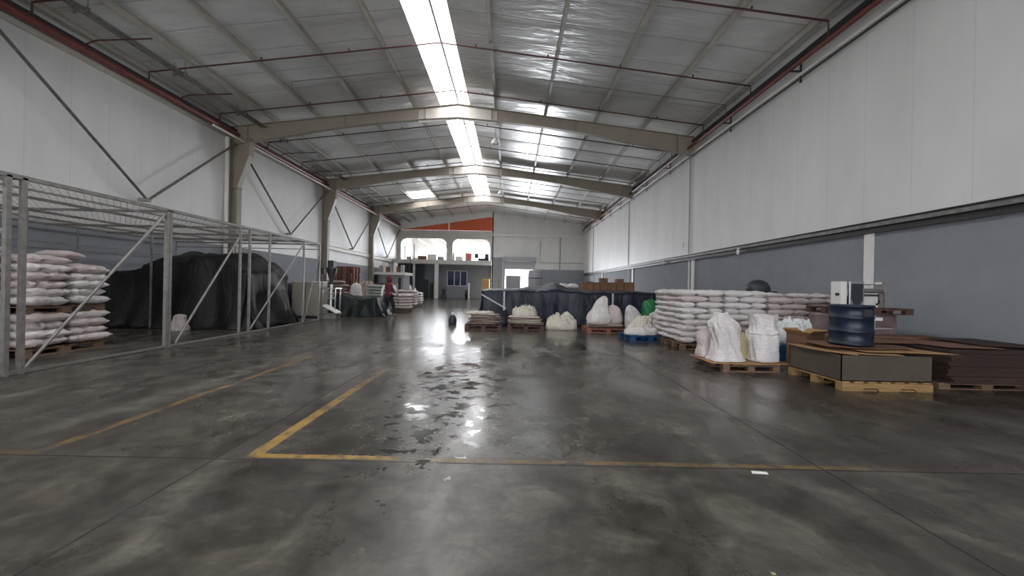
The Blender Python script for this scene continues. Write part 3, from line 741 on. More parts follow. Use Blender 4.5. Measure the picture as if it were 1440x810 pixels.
def smoothprof(p, k=4):
    out = []
    for i in range(len(p)-1):
        a = p[max(0, i-1)]; b = p[i]; c_ = p[i+1]; d = p[min(len(p)-1, i+2)]
        for s_ in range(k):
            t = s_/k
            f = lambda q0, q1, q2, q3: 0.5*((2*q1)+(-q0+q2)*t+(2*q0-5*q1+4*q2-q3)*t*t+(-q0+3*q1-3*q2+q3)*t**3)
            out.append((f(a[0], b[0], c_[0], d[0]), f(a[1], b[1], c_[1], d[1])))
    out.append(p[-1]); return out
upright_sack('bulk_sack', 'tall slumping white sack with a gathered top, standing left on the cardboard-topped pallet', (3.88, 7.0, zc),
    smoothprof([(0.33, 0), (0.29, 0.06), (0.24, 0.2), (0.24, 0.4), (0.27, 0.58), (0.24, 0.68), (0.16, 0.74), (0.13, 0.80), (0.11, 0.84), (0.04, 0.82)]), M['sack'], (-0.10, 0), 0.25, 40, 0.11, 3.3, 0.1, 0.65)
upright_sack('bulk_sack', 'round white sack, tied waist and flared open top, right on the cardboard-topped pallet', (4.52, 7.0, zc),
    smoothprof([(0.22, 0), (0.235, 0.05), (0.24, 0.25), (0.24, 0.42), (0.23, 0.47), (0.245, 0.50), (0.2, 0.56), (0.19, 0.66), (0.215, 0.80), (0.22, 0.82), (0.2, 0.8), (0.15, 0.66), (0.1, 0.6), (0.02, 0.6)]), M['sack'], (0, 0), 0.2, 40, 0.07, 9.1)
upright_sack('bulk_sack', 'yellowish sack wedged between the two upright white sacks', (4.2, 7.24, zc),
    smoothprof([(0.17, 0), (0.18, 0.08), (0.17, 0.3), (0.13, 0.42), (0.05, 0.5), (0.01, 0.52)]), M['sack_yellow'], (0, 0), 0.2, 30, 0.08, 5)
upright_sack('bulk_sack', 'small pinkish sack standing behind the tall slumping sack', (3.66, 7.33, zc),
    smoothprof([(0.14, 0), (0.15, 0.08), (0.12, 0.2), (0.15, 0.35), (0.12, 0.46), (0.02, 0.5)]), M['sack_pink'], (0, 0), 0.2, 30, 0.1, 12)
# ---- blue plastic pallet with crumpled plastic
pal_b = make_pallet('plastic_pallet', 'blue plastic pallet under crumpled clear plastic, between two wooden pallets', M['blue_plastic'], 1.1, 0.9, 0.16, 7)
pal_b.location = (6.0, 8.35, 0)
pal_b2 = dup(pal_b, (6.0, 8.35, 0.165), 0, 'blue plastic pallet stacked on another, topped by crumpled clear plastic')
pal_b['label'] = 'lower blue plastic pallet beneath another blue one, near the sack wall'
def heap(name, label, cat, mt, c, rx, ry, h, seed, ns=0.35, n=60, rings=20, fs=2.5, p=2.2, group=None, flare=0.0):
    """crumpled mound"""
    m = MB(); vs = [(0, 0, h)]
    for i in range(1, rings+1):
        q = i/rings
        for k in range(n):
            a = 2*PI*k/n; d = 1+0.16*noise.noise(Vector((math.cos(a)*1.7, math.sin(a)*1.7, seed)))
            nn = noise.noise(Vector((math.cos(a)*fs*q, math.sin(a)*fs*q, seed+q*1.5)))
            n2 = noise.noise(Vector((math.cos(a)*fs*3*q, math.sin(a)*fs*3*q, seed+q*4)))
            r = math.sin(q*PI/2)**0.8*d*(1+flare*q**6)
            n3 = abs(noise.noise(Vector((math.cos(a)*fs*1.8*q+7, math.sin(a)*fs*1.8*q, seed))))
            z = h*(1-q**p)**0.6*(1+ns*nn-ns*1.6*n3+ns*0.25*n2+0.2*ns) if q < 1 else 0.0
            vs.append((rx*r*math.cos(a), ry*r*math.sin(a), max(0, z)))
    fs_ = [(0, 1+k, 1+(k+1) % n) for k in range(n)]
    for i in range(rings-1):
        for k in range(n): a = 1+i*n; fs_.append((a+k, a+(k+1) % n, a+n+(k+1) % n, a+n+k))
    fs_.append(tuple(range(1+(rings-1)*n, 1+rings*n))[::-1])
    m.add(vs, fs_, 0, True); o = m.build(name, mt); o.location = c
    return tag(o, label, cat, group)
heap('plastic_wrap', 'crumpled clear white plastic heaped on the stacked blue pallets', 'plastic wrap', M['plastic_clear'], (6.0, 8.32, 0.33), 0.40, 0.36, 0.45, 4, 0.5, 64, 24)

# ---- pallet with the low grey cardboard box, cardboard sheets, blue drum
pal_y = make_pallet('wooden_pallet', 'pale yellow wooden pallet under the low grey cardboard box', M['wood_pale'], 1.30, 1.05, 0.13, 7)
pal_y.location = (5.42, 6.14, 0)
for sy in (-0.537, 0.537):
    MB().prism([(-.65, .0), (-.38, .0), (-.34, .04), (-.16, .04), (-.12, 0), (.16, 0), (.2, .04), (.38, .04), (.42, 0), (.65, 0), (.65, .11), (-.65, .11)], 1, sy-0.012, sy+0.012).build('edge_board', M['wood_pale'], pal_y)
t = thing('cardboard_box', 'low wide grey-brown open cardboard box on the pale yellow pallet', 'box', (5.45, 6.16, 0.132))
m = MB(); bw, bd, bh = 0.66, 0.52, 0.37
m.box(-bw, bw, -bd, -bd+0.012, 0, bh); m.box(-bw, bw, bd-0.012, bd, 0, bh); m.box(-bw, -bw+0.012, -bd, bd, 0, bh); m.box(bw-0.012, bw, -bd, bd, 0, bh); m.box(-bw, bw, -bd, bd, 0, 0.01)
m.build('box_walls', M['card_grey'], t)
MB().box(-bw+0.01, bw-0.01, -bd+0.012, bd-0.012, bh-0.03, bh-0.018).build('inner_lid', M['card_grey'], t)
def sheet(pts, z, mt, lb, seed, wav=0.012, nm='cardboard_sheet'):
    o = sheet_mesh(pts, z, 0.006, seed, wav).build(nm, mt); return tag(o, lb, 'cardboard sheet', 'cardboard sheets on the low box')
sheet([(4.72, 5.85), (4.95, 5.55), (5.05, 5.66), (5.3, 5.62), (5.62, 5.56), (5.66, 5.75), (5.4, 6.6), (4.75, 6.7), (4.72, 6.3)], 0.504, M['card'], 'pale tan cardboard flap over the left edge of the low grey box', 3)
sheet([(5.2, 5.72), (5.8, 5.63), (6.42, 5.58), (6.32, 5.86), (6.15, 6.6), (5.3, 6.6)], 0.535, M['card'], 'tan cardboard sheet jutting to the right over the low grey box', 8)
sheet([(4.85, 5.95), (5.5, 5.80), (6.05, 5.84), (6.2, 6.15), (6.1, 6.66), (4.9, 6.7)], 0.566, M['card_brown'], 'brown cardboard sheet directly beneath the blue drum', 5)
sheet([(5.75, 6.3), (6.55, 6.2), (6.7, 6.66), (5.8, 6.9)], 0.60, M['card_brown'], 'brown cardboard sheet behind the blue drum, topmost right', 9)
t = thing('drum', 'dark blue ribbed steel drum standing on cardboard sheets', 'drum', (5.36, 6.15, 0.598))
R0 = 0.285; pf = [(R0-0.02, 0), (R0, 0.01), (R0, 0.03), (R0-0.012, 0.04), (R0-0.012, 0.2), (R0+0.003, 0.215), (R0-0.012, 0.23), (R0-0.012, 0.41), (R0+0.003, 0.425), (R0-0.012, 0.44), (R0-0.012, 0.58), (R0, 0.59), (R0+0.004, 0.61), (R0-0.01, 0.62)]
db = MB().lathe(pf, 40).build('drum_body', M['drum_blue'], t)
MB().lathe([(R0-0.012, 0.6), (R0-0.03, 0.612), (0.02, 0.612)], 40).build('drum_lid', M['yellow'], t)
m = MB().box(-0.06, 0.06, -R0-0.01, -R0+0.02, 0.45, 0.56); m.build('drum_label', M['machine_dark'], db)
m = MB()
for k in range(7): m.box(5.0+k*0.02, 5.5+k*0.015, 6.55, 6.85, 0.60+k*0.012, 0.61+k*0.012)
t = thing('cardboard_box', 'open tan cardboard carton with splayed flaps, behind the left of the blue drum', 'box', (5.28, 7.0, 0), 0.25)
m = MB(); a, h = 0.19, 0.66
m.box(-a, a, -a, -a+0.008, 0, h); m.box(-a, a, a-0.008, a, 0, h); m.box(-a, -a+0.008, -a, a, 0, h); m.box(a-0.008, a, -a, a, 0, h)
m.build('box_body', M['card_brown'], t)
for sx, sy in ((1, 0), (-1, 0), (0, 1), (0, -1)):
    m = MB(); p0 = (sx*a, sy*a, h); p1 = (sx*(a+0.1), sy*(a+0.1), h+0.07)
    w_ = Vector((sy*a, sx*a, 0)); P0 = Vector(p0); P1 = Vector(p1); n_ = Vector((0, 0, 0.006))
    m.add([P0-w_, P0+w_, P1+w_*0.9, P1-w_*0.9, P0-w_+n_, P0+w_+n_, P1+w_*0.9+n_, P1-w_*0.9+n_], [(0, 1, 2, 3), (7, 6, 5, 4), (0, 4, 5, 1), (1, 5, 6, 2), (2, 6, 7, 3), (3, 7, 4, 0)])
    m.build('box_flap', M['card'], t)
# ---- brown cardboard stacks to the right
def box_thing(lb, x0, x1, y0, y1, z0, z1, mt, nm='cardboard_box', cat='box', group=None, flap=0.06, rz=0):
    cx, cy = (x0+x1)/2, (y0+y1)/2; hx, hy, h = (x1-x0)/2, (y1-y0)/2, z1-z0
    t = thing(nm, lb, cat, (cx, cy, z0), rz, group)
    bb = MB().box(-hx, hx, -hy, hy, 0, h).build('box_body', mt, t, 0.006)
    m = MB(); m.box(-hx, hx, -hy, -0.004, h, h+0.004); m.box(-hx, hx, 0.004, hy, h, h+0.004); m.build('box_flap', mt, t)
    return t
t = thing('cardboard_stack', 'large dark brown block of flattened cardboard stacked against the right wall', 'cardboard stack', (7.05, 6.1, 0))
for k in range(14):
    j1, j2 = rnd.uniform(-0.03, 0.03), rnd.uniform(-0.03, 0.03)
    MB().box(-0.6+j1, 0.98+j1*0.3, -0.38+j2, 0.85+j2, 0.1+k*0.036, 0.1+k*0.036+0.034).build('cardboard_layer', M['card_dark'], t)
pallet((7.1, 6.35, -0.0), 0, 'dark wooden pallet under the brown cardboard block by the right wall').scale = (1.2, 1.1, 0.7)
sheet([(6.45, 5.75), (7.2, 5.68), (7.3, 6.3), (7.0, 6.7), (6.4, 6.6)], 0.61, M['card_brown'], 'brown cardboard sheet on the left part of the dark cardboard block', 12)
sheet([(7.1, 5.85), (8.0, 5.72), (8.05, 6.8), (7.4, 6.9)], 0.632, M['card_dark'], 'dark cardboard sheet on top of the cardboard block nearest the wall', 14)
t = thing('cardboard_stack', 'low heap of brown cardboard layers between the drum and the wrapped goods', 'cardboard stack', (6.55, 7.42, 0))
for k in range(12):
    j1, j2 = rnd.uniform(-0.06, 0.06), rnd.uniform(-0.04, 0.04)
    MB().box(-0.72+j1, 1.35+j1, -0.36+j2, 0.03+j2, k*0.052, k*0.052+0.05).build('cardboard_layer', M['card_brown'] if k % 3 else M['card_dark'], t)
# wrapped goods with pallet and machine on top
t = thing('wrapped_goods', 'dull mauve shrink-wrapped goods carrying a dark pallet and the steel machine', 'wrapped goods', (6.85, 7.85, 0))
m = MB(); m.grid(lambda u, v: (0, 0, 0), 1, 1); m = MB()
m.box(-0.58, 0.62, -0.32, 0.4, 0, 1.0); wbk = m.build('wrapped_block', M['wrap'], t, 0.04)
MB().box(-0.5, 0.5, -0.345, -0.32, 0.72, 0.74).build('strap', M['tape'], wbk)
MB().box(0.12, 0.16, -0.345, -0.32, 0.7, 0.98).build('strap', M['tape'], wbk)
for k, (a, b) in enumerate(((-0.3, -0.1), (0.1, 0.3))): MB().box(a, b, -0.35, -0.32, 0.88, 0.94).build('paper_slip', M['paper'], wbk)
pal_d = make_pallet('wooden_pallet', 'dark pallet lying on the wrapped goods under the steel machine', M['wood_dark'], 1.35, 0.9, 0.12, 7)
pal_d.location = (6.93, 7.82, 1.002)
t = thing('roller_machine', 'small white and steel machine with a roller, standing on the dark pallet by the wall', 'machine', (6.82, 7.65, 1.123))
m = MB(); m.box(-0.46, -0.34, -0.12, 0.12, 0, 0.5); m.build('end_frame', M['white_paint'], t, 0.008)
m = MB(); m.box(-0.3, -0.02, -0.13, -0.1, 0, 0.5); m.build('front_plate', M['steel_bright'], t, 0.005)
fpl = children(t)[-1]
m = MB(); m.box(-0.27, -0.05, -0.14, -0.13, 0.14, 0.46); m.build('dark_opening', M['machine_dark'], fpl)
m = MB(); m.tube([(-0.16, -0.15, 0.14), (-0.16, 0.05, 0.14)], 0.09, 18); m.build('pulley', M['machine_dark'], t)
m = MB(); m.box(-0.34, 0.44, 0.06, 0.1, 0, 0.34); m.build('back_plate', M['white_paint'], t)
m = MB(); m.tube([(-0.05, -0.02, 0.33), (0.42, -0.02, 0.33)], 0.045, 14); m.build('roller', M['galv_dull'], t)
m = MB(); m.tube([(-0.05, -0.02, 0.24), (0.36, -0.02, 0.24), (0.36, -0.04, 0.1), (0.3, -0.04, 0.06)], 0.018, 8); m.build('crank', M['black_steel'], t)
m = MB(); m.box(0.42, 0.46, -0.1, 0.12, 0, 0.48); m.build('end_frame', M['galv'], t, 0.005)
m = MB(); m.box(-0.3, 0.46, 0.0, 0.03, 0.44, 0.46); m.build('top_bar', M['galv'], t)
for dx in (0.2, 0.38): MB().box(dx-0.03, dx+0.03, -0.03, 0.05, 0.46, 0.5).build('clamp', M['white_paint'], t)
MB().tube([(-0.5, -0.06, 0.25), (-0.34, -0.06, 0.25)], 0.03, 12).build('knob', M['black_steel'], t)

# ------------------------------------------------------------------ draped sheets
def drape(name, label, mt, x0, x1, y0, y1, hfn, seed, nx=60, ny=40, flare=0.25, amp=0.06, parts=None, fold=3.0, cat='tarpaulin', rad=0.18):
    """sheet laid over a stack: flat top, sides hanging to the floor and flaring a little"""
    m = MB(); W, D = x1-x0, y1-y0
    def side(t, L, h):
        # t in [-e, L+e] arc coordinate -> position, drop
        if t < 0: return 0-flare*min(1, -t/h)**2*1.0, min(1.0, -t/h)
        if t > L: return L+flare*min(1, (t-L)/h)**2, min(1.0, (t-L)/h)
        return t, 0.0
    def f(i, j):
        hm = hfn(0.5, 0.5)
        tx = -hm+i*(W+2*hm); ty = -hm+j*(D+2*hm)
        px, dx = side(tx, W, hm); py_, dy = side(ty, D, hm)
        h = hfn(max(0, min(1, px/W)), max(0, min(1, py_/D)))
        dr = max(dx, dy)
        # rounded shoulder
        edge = min(px, W-px, py_, D-py_)
        sh = 0 if dr > 0 else max(0, 1-edge/rad)**2*0.10
        z = h*(1-dr)-sh*h*0.6
        v = Vector((px*1.3+seed, py_*1.3, z*0.8))
        n1 = noise.noise(v)*amp; n2 = noise.noise(v*fold)*amp*0.5
        ripple = noise.noise(Vector((px*fold*1.2+seed, py_*fold*1.2, 0)))*amp*1.8*dr
        ox = oy = 0
        if dx > 0: ox = (1 if tx > 0 else -1)*(n1+ripple)
        if dy > 0: oy = (1 if ty > 0 else -1)*(n1+ripple)
        if dx > 0 and dy > 0:
            # corner: pull in
            k = min(dx, dy); px += (0.2*k if tx < 0 else -0.2*k); py_ += (0.2*k if ty < 0 else -0.2*k)
        zz = max(0.003, z+(n1+n2)*(1 if dr < 1 else 0)) if dr < 0.97 else 0.004+0.008*abs(n2)
        return (x0+px+ox, y0+py_+oy, zz)
    m.grid(f, nx, ny); t = thing(name, label, cat, (0, 0, 0)) if parts else None
    o = m.build('sheet' if parts else name, mt, t)
    sl = o.modifiers.new('thickness', 'SOLIDIFY'); sl.thickness = 0.006; sl.offset = 1
    if not parts: tag(o, label, cat); return o
    return t
def f3d(pts):
    return None
# black heap in the cage
def hb(u, v):
    # u from the wall (0) to the aisle (1)
    base = 1.85+0.38*math.exp(-((u-0.72)/0.22)**2)+0.25*math.exp(-((u-0.45)/0.12)**2)
    if u < 0.28: base -= 0.10
    base -= 0.25*max(0, (u-0.88)/0.12)
    return base*(1-0.05*math.cos(v*5))
tb = drape('tarpaulin', 'huge black tarpaulin draped over a tall heap inside the cage', M['tarp_black'], -12.0, -7.75, 11.5, 13.7, hb, 2.0, 90, 60, 0.32, 0.13, True, 2.2)
for k, (u, v, u2, v2) in enumerate(((357, 372, 362, 392), (366, 385, 374, 415))):
    a = at(u, v, 11.1); b = at(u2, v2, 11.05)
# pale bag by the tarp
upright_sack('bulk_sack', 'small white sack standing at the black tarpaulin inside the cage', (-9.25, 10.95, 0), smoothprof([(0.22, 0), (0.2, 0.1), (0.14, 0.3), (0.13, 0.4), (0.03, 0.45)]), M['sack_pink'], (0.02, 0), 0.2, 30, 0.12, 21)
# navy sheet over long low stack
def hn(u, v):
    return 1.26+0.05*math.sin(u*9)*0.5+0.36*math.exp(-((u-0.45)/0.075)**2-((v-0.35)/0.3)**2)+0.12*math.exp(-((u-0.3)/0.08)**2-((v-0.3)/0.3)**2)
tn = drape('tarpaulin', 'long navy black plastic sheet draped over a wide stack mid-hall', M['tarp_navy'], -1.05, 5.25, 14.2, 19.2, hn, 7.0, 110, 80, 0.22, 0.07, True, 3.0)
tn_sheet = children(tn)[0]
for (x, lb) in ((-0.25, 0), (3.62, 0)):
    MB().box(x, x+0.06, 13.93, 13.95, 0.55, 1.22).build('tape_strip', M['tape'], tn_sheet)
MB().bar((-1.02, 13.9, 1.1), (-0.15, 13.88, 0.62), 0.012, 0.05).build('tape_strip', M['tape'], tn_sheet)
# brown boxes on the navy sheet
bx = [(3.05, 3.5, 0.36, 'leftmost of the row'), (3.52, 3.8, 0.34, 'second from left in the row'), (3.82, 4.12, 0.52, 'taller, third in the row'), (4.14, 4.5, 0.34, 'middle of the row'), (4.52, 4.8, 0.50, 'taller, right of the middle'), (4.82, 5.25, 0.36, 'rightmost of the row')]
for a, b, h, lb in bx:
    box_thing('brown cardboard box on the navy sheet, '+lb, a, b, 16.6, 17.0, 1.31, 1.31+h, M['card_brown'], group='boxes on the navy sheet')
for i, (x, lb) in enumerate(((1.9, 'leftmost'), (2.4, 'second'), (2.85, 'third'))):
    sack((x, 17.9, 1.33), 0.2*i, 'white sack lying on the navy sheet behind the boxes, %s' % lb, 'sacks on the navy sheet', 'sack', (0.7, 1, 1.6))

# ------------------------------------------------------------------ piles in front of the navy sheet
pal_k = make_pallet('wooden_pallet', 'dark pallet under the large black-brown crate behind the flattened sacks', M['wood_dark'])
def flat_pile(cx, cy, n, label, kind, w=0.85, z0=0.0, th=0.055, grp=None, rr=None):
    for i in range(n):
        sack((cx+rnd.uniform(-.05, .05), cy+rnd.uniform(-.04, .04), z0+i*th), rnd.uniform(-.2, .2), 'flattened sack, %s layer of %s' % (layer_word(i, n), label), grp or 'flattened sacks', kind if i % 3 else 'sack_brown', (w/0.66*(1-0.02*i), 1.5, th/0.135*1.05), name='empty_sack')
pallet((-0.86, 13.15, 0), 0, 'wooden pallet under the leftmost pile of flattened sacks', None, pal_k)
flat_pile(-0.86, 13.15, 6, 'leftmost pile before the navy sheet', 'sack_old', 1.08, 0.142, 0.055, 'leftmost flattened sacks')
upright_sack('empty_sack', 'creamy curled sack on top of the leftmost flattened pile', (-1.0, 13.1, 0.478), [(0.42, 0), (0.44, 0.03), (0.36, 0.08), (0.25, 0.06), (0.02, 0.05)], M['sack_cream'], (0.05, 0), 0.1, 30, 0.25, 31, 0.3, 0.5)
pallet((0.52, 13.2, 0), 0, 'wooden pallet under the second pile of flattened sacks', None, pal_k)
flat_pile(0.52, 13.2, 5, 'second pile before the navy sheet', 'sack_cream', 1.15, 0.142, 0.055, 'second flattened sacks')
heap('empty_sack', 'heap of crumpled pale sacks topping the second flattened pile', 'sack', M['sack_cream'], (0.48, 13.2, 0.42), 0.42, 0.3, 0.3, 11, 0.7, 64, 20)
heap('cloth_bundle', 'small blue-green bundle on top of the crumpled pale sacks', 'bundle', mat('blue_green_cloth', (0.05, 0.12, 0.13), 0.7), (0.5, 13.25, 0.66), 0.2, 0.16, 0.14, 13, 0.5, 24, 8)
heap('empty_sack', 'cream crumpled sack lying on the floor before the navy sheet', 'sack', M['sack_cream'], (1.75, 13.2, 0), 0.52, 0.35, 0.42, 17, 0.7, 64, 20)
pal_r = make_pallet('wooden_pallet', 'red-brown pallet carrying slumped white sacks before the navy sheet', M['wood_red'], 1.35, 1.0, 0.14, 7)
pal_r.location = (3.1, 12.75, 0)
flat_pile(3.1, 12.75, 2, 'red-brown pallet', 'sack_pink', 1.15, 0.142, 0.06, 'flat sacks on the red-brown pallet')
upright_sack('grain_sack', 'tall pointed white sack slumping on the red-brown pallet', (2.85, 12.65, 0.27), smoothprof([(0.3, 0), (0.36, 0.1), (0.33, 0.28), (0.24, 0.45), (0.2, 0.62), (0.14, 0.76), (0.03, 0.88)]), M['sack'], (0.2, 0), 0.3, 36, 0.15, 41, 0, 0.8)
upright_sack('grain_sack', 'rounded pinkish sack right of the tall pointed one on the red-brown pallet', (3.36, 12.7, 0.27), smoothprof([(0.24, 0), (0.27, 0.1), (0.25, 0.35), (0.17, 0.52), (0.02, 0.6)]), M['sack_pink'], (-0.02, 0), 0.3, 36, 0.12, 44, 0, 0.8)
upright_sack('green_bag', 'small green plastic bag at the right edge of the red-brown pallet', (3.86, 12.2, 0.0), smoothprof([(0.1, 0), (0.13, 0.1), (0.12, 0.25), (0.05, 0.35), (0.01, 0.38)]), M['green_plastic'], (0, 0), 0.2, 24, 0.1, 46)['category'] = 'bag'
upright_sack('grain_sack', 'big white sack with a pointed left corner, right of the red-brown pallet', (4.15, 13.0, 0.0), smoothprof([(0.3, 0), (0.33, 0.12), (0.28, 0.4), (0.22, 0.62), (0.12, 0.78), (0.02, 0.86)]), M['sack'], (-0.18, 0), 0.3, 36, 0.14, 51, 0, 0.8)
heap('grain_sack', 'broad white sack slumped beside the green plastic pile', 'sack', M['sack'], (4.78, 12.5, 0), 0.36, 0.34, 0.62, 53, 0.45, 64, 20)
upright_sack('bulk_sack', 'white sack standing behind the green plastic, against the end of sack wall', (5.45, 12.2, 0), smoothprof([(0.24, 0), (0.27, 0.2), (0.26, 0.6), (0.22, 0.85), (0.1, 1.02), (0.02, 1.05)]), M['sack'], (0.05, 0), 0.3, 36, 0.1, 55)
m = upright_sack('green_bag', 'bright green plastic bag heaped behind the white sacks', (4.85, 13.3, 0.0), smoothprof([(0.3, 0), (0.34, 0.2), (0.34, 0.6), (0.30, 0.85), (0.2, 1.0), (0.02, 1.06)]), M['green_plastic'], (-0.06, 0), 0.2, 24, 0.12, 59, 0, 0.7); m['category'] = 'bag'
pal_b3 = dup(pal_b, (3.72, 10.85, 0), 0.1, 'blue plastic pallet beside the left end of the sack wall')
heap('grain_sack', 'white open sack slumped on the blue pallet beside the sack wall', 'sack', M['sack'], (3.6, 10.8, 0.165), 0.46, 0.38, 0.2, 61, 0.45, 64, 20)
upright_sack('bulk_sack', 'cream crumpled sack with its mouth open on the blue pallet', (3.68, 11.0, 0.2), smoothprof([(0.30, 0), (0.34, 0.1), (0.28, 0.25), (0.2, 0.38), (0.16, 0.45), (0.1, 0.4), (0.02, 0.38)]), M['sack_cream'], (0.1, 0), 0.1, 36, 0.2, 63, 0, 0.8)

# ------------------------------------------------------------------ storage cage
t = thing('storage_cage', 'large galvanised steel tube storage cage with mesh roof along the left wall', 'cage', (-7.1, 0, 0))
CX, CB, CZ = 0.0, -5.3, 2.84          # front plane, back plane (near the wall)
def cpost(x, y, h=CZ, s_=0.05, mt='galv'): MB().box(x-s_/2, x+s_/2, y-s_/2, y+s_/2, 0, h).build('post', M[mt], t)
for y in (5.5, 5.68): cpost(0, y, s_=0.06)
for y in (2.9, 10.25, 10.62, 11.5, 13.4, 14.5): cpost(0, y, s_=0.05)
for y in (8.06, 8.13): cpost(0, y, s_=0.06)
for y in (5.6, 8.3, 11.2): cpost(-3.2, y, s_=0.04, mt='galv_dull')
for y in (14.5,): cpost(-3.2, y, s_=0.04)
for y in (2.9, 5.6, 8.3, 11.2, 14.5): cpost(CB, y, s_=0.04, mt='galv_dull')
def rail(a, b, w=0.05, h=0.05, mt='galv', nm='rail'): MB().bar(a, b, w, h).build(nm, M[mt], t)
rail((0, 2.9, CZ), (0, 14.5, CZ), 0.06, 0.06, nm='top_rail'); rail((0, 2.9, CZ-0.16), (0, 14.5, CZ-0.12), 0.03, 0.03, 'galv_dull', 'top_rail')
rail((0, 2.9, 0.03), (0, 14.5, 0.03), 0.05, 0.04, nm='bottom_rail')
for x in (-1.6, -3.2, -4.3, CB): rail((x, 2.9, CZ), (x, 14.5, CZ), 0.04, 0.05, 'galv_dull', 'top_rail')
for y in (2.9, 5.6, 8.12, 10.4, 12.0, 13.4, 14.5): rail((0, y, CZ-0.02), (CB, y, CZ-0.02), 0.04, 0.05, 'galv_dull' if y < 14 else 'galv', 'cross_rail')
rail((CB, 2.9, 2.35), (CB, 14.5, 2.35), 0.03, 0.03, 'galv_dull', 'middle_rail'); rail((CB, 2.9, 1.35), (CB, 14.5, 1.35), 0.03, 0.03, 'galv_dull', 'middle_rail')
rail((0, 14.5, CZ-0.2), (CB, 14.5, CZ-0.2), 0.03, 0.03, 'galv', 'cross_rail'); rail((0, 14.5, 0.03), (CB, 14.5, 0.03), 0.04, 0.04, 'galv', 'bottom_rail')
for (ya, yb, za, zb) in ((5.72, 8.0, 0.06, CZ-0.1), (8.3, 10.2, 0.06, CZ-0.3), (10.68, 13.35, 0.1, CZ-0.15), (13.45, 14.45, 0.06, CZ-0.4), (3.0, 5.4, CZ-0.1, 0.06)):
    MB().tube([(0.0, ya, za), (0.0, yb, zb)], 0.024, 8).build('diagonal_brace', M['galv'], t)
m = MB(); sp = 0.13; Lx, Ly0, Ly1 = 5.3, 2.9, 14.5
def clipseg(c0, sg):
    # line y = c0 + sg*x' , x' in 0..Lx, clipped to Ly0..Ly1
    xs = [0, Lx]; 
    lo, hi = 0, Lx
    if sg > 0: lo = max(lo, Ly0-c0); hi = min(hi, Ly1-c0)
    else: lo = max(lo, c0-Ly1); hi = min(hi, c0-Ly0)
    if hi-lo < 0.1: return
    m.bar((-lo, c0+sg*lo, CZ+0.03), (-hi, c0+sg*hi, CZ+0.03), 0.005, 0.005)
cc = Ly0-Lx
while cc < Ly1+Lx:
    if cc < Ly1: clipseg(cc, 1)
    if cc > Ly0: clipseg(cc, -1)
    cc += sp
m.build('roof_mesh', M['galv'], t)

# sacks inside the cage
G = 'dusty sacks stacked in the cage'
def cage_stack(cx, y0, tiers, where, zstart=0.0):
    z = 0.0
    for ti, nl in enumerate(tiers):
        tw = 'lower tier' if ti == 0 else 'upper tier'
        if len(tiers) == 1: tw = 'tier'
        pallet((cx, y0+0.7, z), PI/2, 'wooden pallet under the %s of the %s cage stack' % (tw, where), 'pallets in the cage').scale = (1.14, 1.1, 1)
        z += 0.145
        for l in range(nl):
            for col in range(2):
                for rw in range(2):
                    if ti == len(tiers)-1 and where == 'near right' and l >= nl-1 and rw == 1: continue
                    big = rnd.uniform(1.0, 1.08)
                    x = cx+(0.33 if col else -0.3)+rnd.uniform(-.035, .05); y = y0+0.36+rw*0.71+rnd.uniform(-.03, .03)
                    sack((x, y, z), PI/2+rnd.uniform(-.16, .16), 'dusty sack, %s layer, %s, %s %s, %s cage stack' % (layer_word(l, nl), tw, 'aisle side' if col else 'wall side', 'far end' if rw else 'near end', where), G, rnd.choice(['loose_pink', 'loose_pink', 'loose']), (big*1.05, 1.4, 1.05), (rnd.uniform(-.03, .03), rnd.uniform(-.03, .03)))
            z += 0.148
        z += 0.01
cage_stack(-8.95, 6.72, [4, 6], 'near right')
cage_stack(-9.15, 5.15, [4, 9], 'tall left')
sack((-8.85, 7.7, 0.145*2+10*0.148+0.0), PI/2+0.5, 'dusty white sack tossed crooked on top of the near cage stack', 'loose sacks in the cage', 'sack_pink', (1, 1.2, 1))

# ------------------------------------------------------------------ machinery beyond the cage
t = thing('control_cabinet', 'beige metal machine cabinet standing just beyond the cage', 'machine', (-8.15, 15.9, 0))
cb = MB().box(-0.55, 0.55, -0.35, 0.35, 0.08, 1.42).build('cabinet_body', M['machine_beige'], t, 0.02)
MB().box(-0.56, 0.56, -0.36, 0.36, 1.42, 1.46).build('cabinet_top', M['white_paint'], t, 0.005)
MB().box(-0.5, 0.5, -0.3, 0.3, 0, 0.08).build('plinth', M['machine_dark'], t)
MB().box(-0.008, 0.008, -0.362, -0.35, 0.15, 1.35).build('door_gap', M['machine_dark'], t)
m = MB().box(-0.06, -0.03, -0.39, -0.35, 0.7, 0.85); m.build('handle', M['black_steel'], cb)
t = thing('blower_motor', 'dark round motor housing at the left of the beige machine cabinet', 'machine', (-9.15, 15.9, 0))
m = MB().tube([(0.42, 0, 1.0), (0.1, 0, 1.0), (-0.3, 0, 1.0)], 0.38, 28); m.build('drum_housing', M['machine_dark'], t)
MB().box(-0.35, 0.3, -0.3, 0.3, 0, 0.75).build('base', M['machine_dark'], t, 0.03)
MB().tube([(0.0, -0.4, 1.0), (0.0, -0.30, 1.0)], 0.26, 24).build('flange', M['machine_beige'], t)
t = thing('filling_machine', 'steel filling machine with a black hopper and white sloping tray beyond the cage', 'machine', (-7.15, 15.6, 0))
MB().lathe([(0.06, 1.35), (0.07, 1.5), (0.2, 1.95), (0.22, 2.02), (0.15, 2.02)], 20).build('hopper', M['machine_dark'], t)
MB().box(-0.12, 0.12, -0.12, 0.12, 2.0, 2.3).build('motor', M['machine_dark'], t, 0.02)
MB().tube([(0, 0, 0.45), (0, 0, 1.4)], 0.05, 14).build('filling_tube', M['steel_bright'], t)
